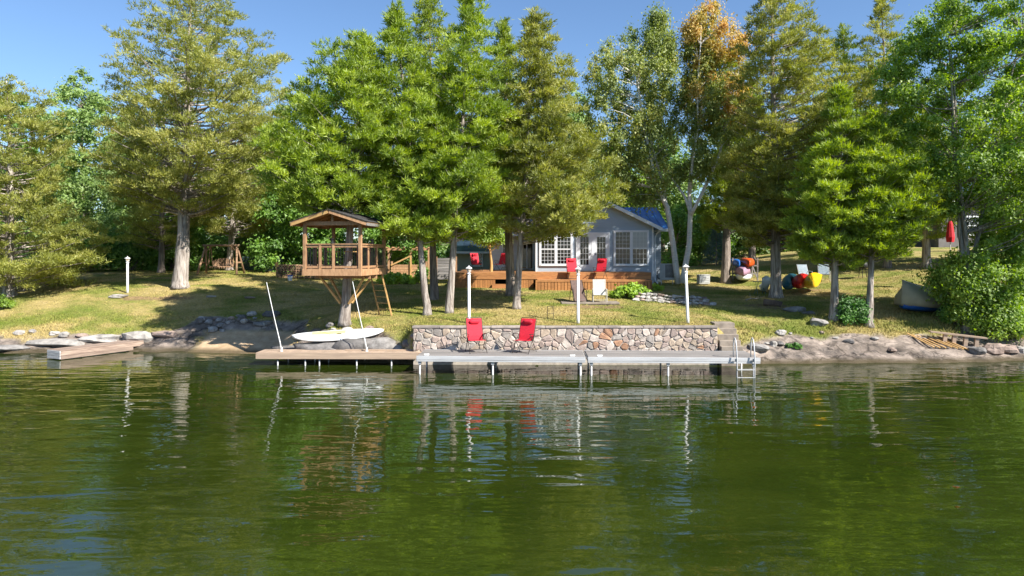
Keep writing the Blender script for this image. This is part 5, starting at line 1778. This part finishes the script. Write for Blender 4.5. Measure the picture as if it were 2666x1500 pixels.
def yard_structures():
    # pergola, board fence and stair behind the middle clump
    Y = 45
    xa, xb = PX(1010, Y), PX(1118, Y)
    t = empty('pergola', (xa, Y, gz(xa, Y)), 0, 'low timber pergola beam behind the lawn right of the treehouse', 'pergola')
    H = PZ(652, Y) - gz(xa, Y)
    w = xb - xa
    for x in (0.05, w * .55, w - .05):
        MB().box((x, 0, H / 2), (.11, .11, H)).build('post', M_thw, t)
    MB().span((-.2, -.06, H), (w + .2, .06, H + .14)).build('beam', M_thw, t)
    for i in range(8):
        x = w * i / 7
        MB().span((x - .025, -.7, H + .142), (x + .025, .7, H + .22)).build('rafter', M_thw, t)
    Y = 44.2
    xa, xb = PX(1018, Y), PX(1112, Y)
    z = gz(xa, Y)
    t = empty('board_fence', (xa, Y, z), 0, 'tan horizontal board fence behind the bright hosta bed', 'fence')
    w = xb - xa
    for i in range(6):
        MB().span((0, -.012, .05 + i * .16), (w, .012, .05 + i * .16 + .145)).build('board', M_thw, t)
    for x in (0.05, w / 2, w - .05):
        MB().box((x, .07, .6), (.1, .1, 1.2)).build('post', M_thw, t)
    MB().bar((0, -.06, .95), (w * .55, -.06, 1.55), .06, .09).build('sloping_rail', M_pale, t)
    MB().box((w * .55, -.06, .8), (.09, .09, 1.5)).build('rail_post', M_pale, t)
    Y = 43.6
    xa, xb = PX(1138, Y), PX(1186, Y)
    t = empty('wooden_gate', (xa, Y, gz(xa, Y)), 0, 'stained wooden gate panel left of the deck between cedar trunks', 'gate')
    w = xb - xa
    for i in range(8):
        MB().span((0, -.012, .06 + i * .17), (w, .012, .06 + i * .17 + .155)).build('board', M_grayw, t)
    for x in (-.04, w + .04):
        MB().box((x, .0, .75), (.1, .1, 1.5)).build('post', M_thw, t)
yard_structures()

# ------------------------------------------------------------------ right side things
def heat_pump():
    Y = 41.6
    x = PX(1737, Y)
    t = empty('heat_pump', (x, Y, gz(x, Y)), R(-14), 'beige outdoor heat pump unit standing right of the cottage corner', 'heat pump')
    MB().box((0, 0, .75), (.86, .36, .98)).build('casing', M_grayp, t, bevel=.02)
    MB().box((.14, -.186, .80), (.50, .012, .78)).build('grille_backing', M_black, t)
    for i in range(11):
        MB().box((.14, -.20, .45 + i * .07), (.50, .014, .022)).build('grille_slat', M_grayp, t)
    for s in (-.33, .33):
        MB().box((s, 0, .13), (.05, .34, .26)).build('foot', M_galv, t)
    MB().tube([(-.42, -.05, .9), (-.55, -.1, .8), (-.55, -.1, .4), (-.42, -.05, .3)], .03, n=6).build('hose', M_black, t, smooth=True)
heat_pump()

def deck_box():
    Y = 41.8
    x = PX(1831, Y)
    t = empty('storage_box', (x, Y, gz(x, Y)), R(4), 'small grey plastic storage box on the grass by the birches', 'box')
    MB().box((0, 0, .28), (.66, .48, .50)).build('body', M_grayp, t, bevel=.02)
    MB().box((0, 0, .565), (.70, .52, .06)).build('lid', M_grayp, t, bevel=.015)
    for z in (.16, .30, .43):
        MB().box((0, -.247, z), (.58, .012, .09)).build('panel', M_grayp, t)
    MB().box((0, -.262, .46), (.16, .02, .04)).build('latch', M_greyv, t)
deck_box()

def hull(mb, L, W, D, n=14, sheer=.12, flat=.5, k=10, pw=2.0):
    secs = []
    for i in range(n + 1):
        u = -1 + 2 * i / n
        w = W / 2 * (max(0, 1 - abs(u) ** pw)) ** .75 + .012
        zt = D * .5 + sheer * abs(u) ** 2.5
        zb = -D * .5 + D * .45 * abs(u) ** 4
        sec = []
        for j in range(k):
            a = math.pi * j / (k - 1)
            c, s_ = math.cos(a), math.sin(a)
            sec.append((math.copysign(abs(c) ** flat, c) * w, u * L / 2, zt - (zt - zb) * abs(s_) ** .7))
        secs.append(sec)
    mb.loft(secs, close=True, caps=True)
    return mb

def kayak(label, loc, rot, L, W, D, mat, group, rim=True, name='kayak', inner=None):
    t = empty(name, loc, 0, label, name.replace('_', ' '), group)
    t.rotation_euler = rot
    hull(MB(), L, W, D).build('hull', mat, t, smooth=True)
    # crowned deck
    secs = []
    for i in range(15):
        u = -.97 + 1.94 * i / 14
        w = W / 2 * (max(0, 1 - abs(u) ** 2)) ** .75 * .97
        zt = D * .5 + .12 * abs(u) ** 2.5
        secs.append([(w * c, u * L / 2, zt + .05 * (1 - c * c) + .004) for c in (-1, -.6, -.2, .2, .6, 1)])
    MB().loft(secs, close=False, caps=False).build('deck', mat, t, smooth=True)
    if rim:
        pts = [(math.cos(a) * W * .27, math.sin(a) * L * .13, D * .5 + .075) for a in [2 * math.pi * i / 16 for i in range(17)]]
        MB().tube(pts, .018, n=5).build('cockpit_rim', M_black, t)
        MB().add([(p[0] * .98, p[1] * .98, p[2] - .008) for p in pts[:-1]], [tuple(range(16))]).build('cockpit', inner or M_black, t)
    return t
Yk = 36.6
for (px, Y, rz, roll, m, lab) in ((2090, 36.5, -17, 62, M_teal, 'dark teal kayak leaning on its side against the cedar, leftmost of three'), (2118, 36.6, -19, 70, M_redp, 'bright red kayak lying on its side between teal and yellow ones'), (2150, 36.6, -21, 64, M_yel, 'bright yellow kayak lying on its side, rightmost of the three')):
    x = PX(px, Y)
    kayak(lab, (x - .38, Y + .95, gz(x, Y + .9) + .56), (R(19), R(roll), R(rz + 2)), 2.5, .74, .40, m, 'kayaks leaning beside the cedar', rim=(m is M_teal))

def canoe_rack():
    Y = 43.2
    x = PX(1935, Y)
    z = gz(x, Y)
    t = empty('canoe_rack', (x, Y, z), R(-8), 'timber rack holding stacked boats beside a cedar trunk', 'rack')
    for y in (-.7, .9):
        for s in (-.75, .72):
            MB().box((s, y, .7), (.08, .08, 1.4)).build('upright', M_grayw, t)
        for zz in (.42, .92):
            MB().box((0, y, zz), (1.5, .07, .07)).build('crossbar', M_grayw, t)
    MB().bar((.72, -.7, .1), (.72, .9, .9), .05, .05).build('brace', M_grayw, t)
    kayak('orange kayak on top of the boat rack', (x + .22, Y - .1, z + 1.19), (0, R(185), R(-14)), 3.2, .85, .40, M_orange, 'boats on the rack', rim=False)
    kayak('small blue kayak on top of the boat rack left of the orange one', (x - .55, Y + .1, z + 1.16), (0, R(180), R(-6)), 2.9, .55, .34, M_bluep, 'boats on the rack', rim=False)
    kayak('mauve canoe on the middle shelf of the boat rack', (x - .12, Y - .15, z + .68), (0, R(176), R(-16)), 3.6, .95, .44, M_mauve, 'boats on the rack', rim=False, name='canoe')
    kayak('white rowing hull on the ground below the boat rack', (x - .10, Y - .35, z + .20), (0, 0, R(-20)), 3.0, .95, .34, M_plastw, 'boats on the rack', rim=False, name='rowing_hull')
canoe_rack()

def pedal_boat():
    Y = 37.0
    x = PX(2004, Y)
    kayak('white dinghy tipped on its side behind the tall cedar trunk', (x + .08, Y + .7, gz(x, Y + .7) + .48), (R(-38), R(-62), R(20)), 1.7, .8, .34, M_plastw, None, rim=False, name='dinghy', inner=M_greyv)
    Y = 37.3
    x = PX(1979, Y)
    t = empty('folding_table', (x, Y, gz(x, Y)), R(10), 'spindly teal folding table frame left of the tipped dinghy', 'table')
    MB().box((0, 0, .66), (.62, .42, .03)).build('table_top', M_teal, t)
    for s in (-1, 1):
        MB().tube([(s * .24, -.18, 0), (s * .18, .16, .65)], .014, n=5).build('leg', M_teal, t)
        MB().tube([(s * .24, .18, 0), (s * .18, -.16, .65)], .014, n=5).build('leg', M_teal, t)
pedal_boat()

def lawn_chair(label, px, Y, rz):
    x = PX(px, Y)
    t = empty('lawn_chair', (x, Y, gz(x, Y)), rz, label, 'chair', 'pale blue lawn chairs on the right lawn')
    m = pm('chair_fabric_%d' % px, (.26, .32, .36), (.18, .23, .27), 6, rough=.7)
    MB().bar((0, .16, .42), (0, .42, 1.0), .56, .02, up=(0, -.6, .8)).build('backrest', m, t)
    MB().bar((0, -.30, .40), (0, .16, .38), .56, .02).build('seat', m, t)
    for s in (-.3, .3):
        MB().tube([(s, -.3, 0), (s, -.28, .6), (s, .2, .62)], .016, n=5).build('front_leg', M_alu, t)
        MB().tube([(s, .32, 0), (s, .16, .42), (s, .44, 1.02)], .016, n=5).build('rear_leg', M_alu, t)
lawn_chair('pale lawn chair on the right lawn above the kayaks, left of two', 2096, 41.5, R(4))
lawn_chair('pale lawn chair on the right lawn angled away, right of two', 2146, 41.3, R(-16))

def grill():
    Y = 41.0
    x = PX(2246, Y)
    t = empty('barbecue', (x, Y, gz(x, Y)), 0, 'black covered barbecue standing between the two right cedars', 'barbecue')
    MB().lathe([(.20, .55), (.30, .62), (.31, .80), (.24, .95), (.06, 1.02)], n=12).build('kettle', M_black, t, smooth=True)
    for a in (0, 2.1, 4.2):
        MB().tube([(.26 * math.cos(a), .26 * math.sin(a), 0), (.17 * math.cos(a), .17 * math.sin(a), .6)], .018, n=5).build('leg', M_black, t)
    MB().tube([(-.08, 0, 1.02), (-.06, 0, 1.07), (.06, 0, 1.07), (.08, 0, 1.02)], .012, n=5).build('handle', M_black, t)
grill()

def tarped_boat():
    Y = 32.0
    x = PX(2395, Y)
    z = gz(x, Y)
    t = empty('covered_boat', (x, Y, z - .05), R(122), 'small boat under a beige tarp beside the right cedars', 'boat')
    # local y: towards the bow (points left and to the lake); tarp drawn up to a ridge
    secs = []
    for i in range(11):
        u = i / 10
        y = -1.5 + 3.0 * u
        w = 1.05 * (1 - u ** 3) ** .6 + .03
        zb = .30 + .25 * u ** 3
        zr = 1.15 + .45 * u ** 1.5
        secs.append([(-w, y, zb), (-w * .95, y, zb + .35), (-w * .45, y, zb + (zr - zb) * .66), (0, y, zr), (w * .45, y, zb + (zr - zb) * .66), (w * .95, y, zb + .35), (w, y, zb), (0, y + .1 * u, zb - .12)])
    MB().loft(secs).build('tarp', M_tarp, t, smooth=True)
    secs = []
    for i in range(9):
        u = i / 8
        y = -2.3 + 3.7 * u
        w = .95 * (1 - u ** 3) ** .6 + .03
        secs.append([(-w, y, .55), (-w * .75, y, .12 + .2 * u ** 3), (0, y, .0 + .3 * u ** 3), (w * .75, y, .12 + .2 * u ** 3), (w, y, .55)])
    MB().loft(secs).build('hull', M_bluep, t, smooth=True)
    secs = []
    for i in range(5):
        y = -2.9 + 1.45 * i / 4
        secs.append([(-1.1, y, .35), (-1.08, y, 1.0), (0, y, 1.28), (1.08, y, 1.0), (1.1, y, .35)])
    MB().loft(secs).build('grey_cover', M_greyv, t)
    for s in (-1, 1):
        MB().tube([(s * 1.06, -1.5, .9), (s * .5, -.2, 1.05), (s * .03, 1.45, 1.55)], .012, n=4).build('tie_rope', M_white, t)
tarped_boat()

def shore_planks():
    # slatted ramp lying on the rock
    t = empty('slatted_ramp', (0, 0, 0), 0, 'weathered slatted wooden ramp lying flat on the right bedrock', 'ramp')
    p0 = Vector((PX(2362, 29.2), 29.2, 0)); p1 = Vector((PX(2440, 29.2), 29.2, 0))
    d = Vector((.62, -.85, 0))
    for i in range(7):
        f = i / 6
        a = p0.lerp(p1, f); b = a + d * (1.0 + .15 * f)
        a.z = gz(a.x, a.y) + .07; b.z = gz(b.x, b.y) + .07
        m_ = (a + b) / 2
        lift = max(0, gz(m_.x, m_.y) + .06 - m_.z)
        a.z += lift; b.z += lift
        MB().bar(a, b, .085, .035).build('slat', M_pale, t)
    for f in (.2, .8):
        a, b = p0 + d * f, p1 + d * f * 1.1
        a.z, b.z = gz(a.x, a.y) + .02, gz(b.x, b.y) + .02
        MB().bar(a, b, .06, .06).build('batten', M_grayw, t)
    Y = 28.75
    x = PX(2500, Y)
    z = gz(x, Y)
    t = empty('plank_bench', (x, Y, z - .03), R(-14), 'rough plank bench on stubby posts at the right bank', 'bench')
    t.rotation_euler = (0, R(6), R(-14))
    MB().box((-.15, 0, .46), (2.1, .34, .06)).build('seat', M_tanw, t)
    for s in (-.62, -.28, .15, .55):
        MB().box((s, -.05, .20), (.14, .16, .46)).build('leg', M_tanw, t)
    MB().box((0, .02, .02), (1.6, .3, .05)).build('base_plank', M_grayw, t)
    Y = 33.6
    x = PX(2012, Y)
    o = MB().tube([(-.42, 0, 0), (.0, .02, .02), (.42, 0, 0)], [.16, .17, .15], n=9, jit=.08).build('fallen_log', M_logd, smooth=False)
    o.location = (x, Y, gz(x, Y) + .12); o.rotation_euler = (0, R(8), R(-14))
    tag(o, 'short dark log lying at the foot of the tall cedar', 'log')
    Y = 35
    x = PX(1940, Y)
    t = empty('brush_branch', (x, Y, gz(x, Y)), 0, 'bare grey fallen branch on the grass left of the tall cedar', 'branch')
    m = MB().tube([(0, 0, .02), (.3, 0, .12), (.6, .05, .10), (1.0, .1, .22)], [.03, .025, .018, .006], n=5)
    m.tube([(.3, 0, .12), (.22, .02, .40)], [.018, .005], n=4); m.tube([(.55, .05, .10), (.72, -.1, .34)], [.014, .004], n=4)
    m.build('stick', M_twig, t)
shore_planks()

def neighbour():
    Y = 52
    xa, xb = PX(2430, Y), PX(2850, Y)
    z = gz((xa + xb) / 2, Y)
    t = empty('neighbour_cabin', (xa, Y, z - .3), 0, 'dark neighbouring cabin with pale roof edge behind the big maple', 'house')
    w = xb - xa
    H = PZ(520, Y) - z + .3
    MB().span((.4, 0, 0), (w, 5, H)).build('wall', M_wallg, t)
    rise = 1.6
    for (y0, y1) in ((-.6, 2.5), (5.6, 2.5)):
        seam_roof(t, (-.2, y0, H - .1), (w + .3, y0, H - .1), (w + .3, y1, H + rise), (-.2, y1, H + rise), 8, M_dkroof)
    MB().span((-.22, -.66, H - .28), (w + .3, -.6, H - .02)).build('fascia', M_white, t)
    for x in (2.0, 5.2):
        window(t, x, x + 1.3, 1.3, 2.6, -.02, 1, 2, 1.95, 2, 2)
    MB().span((3.7, -.04, .3), (4.6, .0, 2.4)).build('door', M_teal, t)
    Y = 36
    x = PX(2474, Y)
    t = empty('folded_umbrella', (x, Y, gz(x, Y)), 0, 'folded bright red patio umbrella behind the maple leaves', 'umbrella')
    zt = PZ(568, Y) - gz(x, Y)
    MB().tube([(0, 0, 0), (0, 0, zt)], .025, n=6).build('pole', M_grayp, t)
    MB().lathe([(.17, zt - 1.25), (.21, zt - 1.0), (.16, zt - .6), (.12, zt - .3), (.02, zt)], n=9).build('canopy', M_red2, t)
    MB().lathe([(.28, 0), (.28, .06), (.06, .12)], n=10).build('base', M_black, t)
    for (px, Y, mm, lab) in ((2508, 47, M_red2, 'red hanging towel right of the folded umbrella behind the maple'),):
        x = PX(px, Y)
        t = empty('towel_rack', (x, Y, gz(x, Y)), 0, lab, 'towel')
        h = PZ(590, Y) - gz(x, Y)
        for s in (-.35, .35):
            MB().tube([(s, 0, 0), (s, 0, h)], .02, n=5).build('post', M_grayp, t)
        MB().tube([(-.35, 0, h), (.35, 0, h)], .015, n=5).build('bar', M_grayp, t)
        MB().box((0, 0, h - .42), (.46, .03, .84)).build('towel', mm, t)
neighbour()

# ------------------------------------------------------------------ shrubs and beds
shrub('low green shrub between the two right front cedars', 2218, 30.2, 1.5, 1.25, q(3600), .12, L_fern, 501, nclump=16)
shrub('fern bed at the right end of the lower deck', 1640, 34.2, 2.1, .72, q(5200), .17, L_hosta, 502, name='fern_bed', cat='fern', nclump=60)
shrub('long bed of bright yellow green hostas right of the treehouse', 1035, 41.2, 3.0, .66, q(4600), .26, L_hosta, 503, name='hosta_bed', cat='hosta', d=1.0, nclump=40)
shrub('leafy shrub at the right end of the hosta bed', 1098, 41.4, .8, 1.25, q(1800), .15, L_under, 504)
shrub('bright bushy shrub at the far right water edge', 2600, 29.4, 2.6, 2.3, q(11000), .13, L_maple, 505, nclump=60)
shrub('dense shoreline bush under the big maple trunk', 2560, 29.9, 1.7, 1.5, q(8000), .13, L_dec, 506, nclump=50)
shrub('bush filling the right picture edge above the bright shrub', 2680, 30.5, 3.0, 3.4, q(11000), .14, L_maple, 507, nclump=60)
shrub('shaded bush in front of the tarped boat', 2485, 30.3, 1.2, 1.1, q(4000), .13, L_under, 508, nclump=36)
shrub('small green bush at the left picture edge below the cedar', 8, 35.0, 1.3, .7, q(1800), .12, L_maple, 509)
shrub('tuft of green weeds on the bedrock right of the dock', 2068, 28.2, .75, .28, q(900), .10, L_fern, 510, name='weed_tuft', cat='weeds')
shrub('little weed growing at the wall foot right of the red chairs', 1400, 26.75, .3, .32, 220, .09, L_maple, 511, name='weed_tuft', cat='weeds', nclump=8)
shrub('small yellowish weed at the foot of the concrete steps', 1884, 26.5, .25, .22, 160, .08, L_hosta, 512, name='weed_tuft', cat='weeds', nclump=8)
shrub('green weeds by the heat pump at the deck end', 1708, 37.6, .9, .45, q(1200), .13, L_hosta, 513, name='weed_tuft', cat='weeds')
UND = ((110, 45, 4.5, 3.2), (230, 46.5, 5, 3.6), (330, 47.5, 4.5, 3.0), (395, 50, 4, 3.4), (505, 50, 4, 3.0), (560, 51, 4, 2.8), (650, 50, 4.2, 3.2), (730, 49, 4.2, 3.6), (850, 48.5, 4, 3.6), (930, 48, 4, 3.2), (1015, 49, 4, 3.4), (1090, 50, 4, 3.4), (1150, 53, 4, 3.2), (20, 46, 5, 3.6))
UNDL = ['thicket bush behind the far left cedar, nearer the poplar', 'thicket bush below the pale poplar', 'thicket bush just left of the left lamp post', 'thicket bush just right of the left lamp post', 'thicket bush between thick cedar trunk and log swing', 'thicket bush directly behind the log swing', 'thicket bush behind the picket fence', 'thicket bush behind the left part of the woodpile', 'thicket bush behind the treehouse floor', 'thicket bush behind the treehouse right posts', 'thicket bush behind the leaning ladder and pergola', 'thicket bush behind the board fence', 'thicket bush behind the wooden gate beside the shed', 'thicket bush at the far left picture edge behind the cedar']
for i, (px, Y, w, h) in enumerate(UND):
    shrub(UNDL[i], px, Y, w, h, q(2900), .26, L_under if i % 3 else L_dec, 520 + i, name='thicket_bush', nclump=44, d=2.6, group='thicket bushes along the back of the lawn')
BKL = ['right of the birches', 'behind the blue spruce', 'behind the canoe rack', 'behind the tall broad cedar', 'behind the pale lawn chairs', 'above the bright right cedar', 'behind the barbecue', 'behind the tarped boat', 'at the right picture edge']
for i, (px, Y, w, h) in enumerate(((1790, 55, 4, 3.2), (1850, 57, 4, 3.4), (1930, 58, 5, 3.2), (2020, 59, 5, 2.8), (2110, 60, 5, 2.8), (2190, 60, 5, 2.6), (2280, 58, 5, 2.6), (2370, 57, 5, 2.8), (2650, 46, 4, 2.6))):
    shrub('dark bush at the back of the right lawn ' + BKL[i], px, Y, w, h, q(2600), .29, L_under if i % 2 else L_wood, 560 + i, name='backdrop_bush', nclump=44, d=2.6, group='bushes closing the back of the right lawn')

# ------------------------------------------------------------------ grass blades
def grass_mat():
    m, nt, b = new_mat('grass_blade')
    tc, lawn, fine = lawn_nodes(nt)
    b.inputs['Roughness'].default_value = .8
    b.inputs['Specular IOR Level'].default_value = .1
    at = N(nt, 'ShaderNodeAttribute', attribute_name='tint')
    hs = N(nt, 'ShaderNodeHueSaturation', Saturation=1.05)
    mr = N(nt, 'ShaderNodeMapRange')
    mr.inputs['To Min'].default_value, mr.inputs['To Max'].default_value = .75, 1.5
    nt.links.new(at.outputs['Fac'], mr.inputs[0])
    nt.links.new(mr.outputs[0], hs.inputs['Value'])
    nt.links.new(lawn, hs.inputs['Color'])
    nt.links.new(hs.outputs[0], b.inputs['Base Color'])
    return m
def grass():
    rng = np.random.default_rng(3)
    n = 330000
    X = rng.uniform(-26, 27, n)
    Y = 27.4 + (49 - 27.4) * rng.uniform(0, 1, n) ** 1.5
    Z = ground(X, Y)
    raw = ground_raw(X, Y)
    rock, sand, dirt = masks(X, Y, raw)
    keep = (rng.uniform(0, 1, n) > np.maximum(np.maximum(rock, sand) * 1.1, dirt * .75)) & (raw > .25)
    keep &= ~((X > 1.2) & (X < 9.4) & (Y > 36.9)) & ~((X > -3.3) & (X < 1.4) & (Y > 38.4)) & ~((X > 8.05) & (X < 8.95) & (Y < 28.4))
    X, Y, Z, raw = X[keep], Y[keep], Z[keep], raw[keep]
    n = len(X)
    tall = np.clip((fbm(X * .6, Y * .6, 3, 12) - .45) * 3, 0, 1) + (raw < 1.35) * .7 + ((X > 13) & (Y < 32.5)) * rng.uniform(0, 2.6, n) * (rng.uniform(0, 1, n) > .5)
    h = rng.uniform(.025, .06, n) * (1 + 1.1 * tall)
    a = rng.uniform(0, 6.283, n)
    w = rng.uniform(.010, .020, n)
    P = np.stack([X, Y, Z - .006], 1)
    sd = np.stack([np.cos(a), np.sin(a), np.zeros(n)], 1) * w[:, None]
    tip = P + np.stack([rng.normal(0, .45, n) * h, rng.normal(0, .45, n) * h, h], 1)
    V = np.stack([P - sd, P + sd, tip], 1)
    o = poly_mesh('lawn_grass', V, rng.uniform(0, 1, n), grass_mat())
    tag(o, 'short dry grass covering the sloping lawn', 'grass', kind='stuff')
grass()
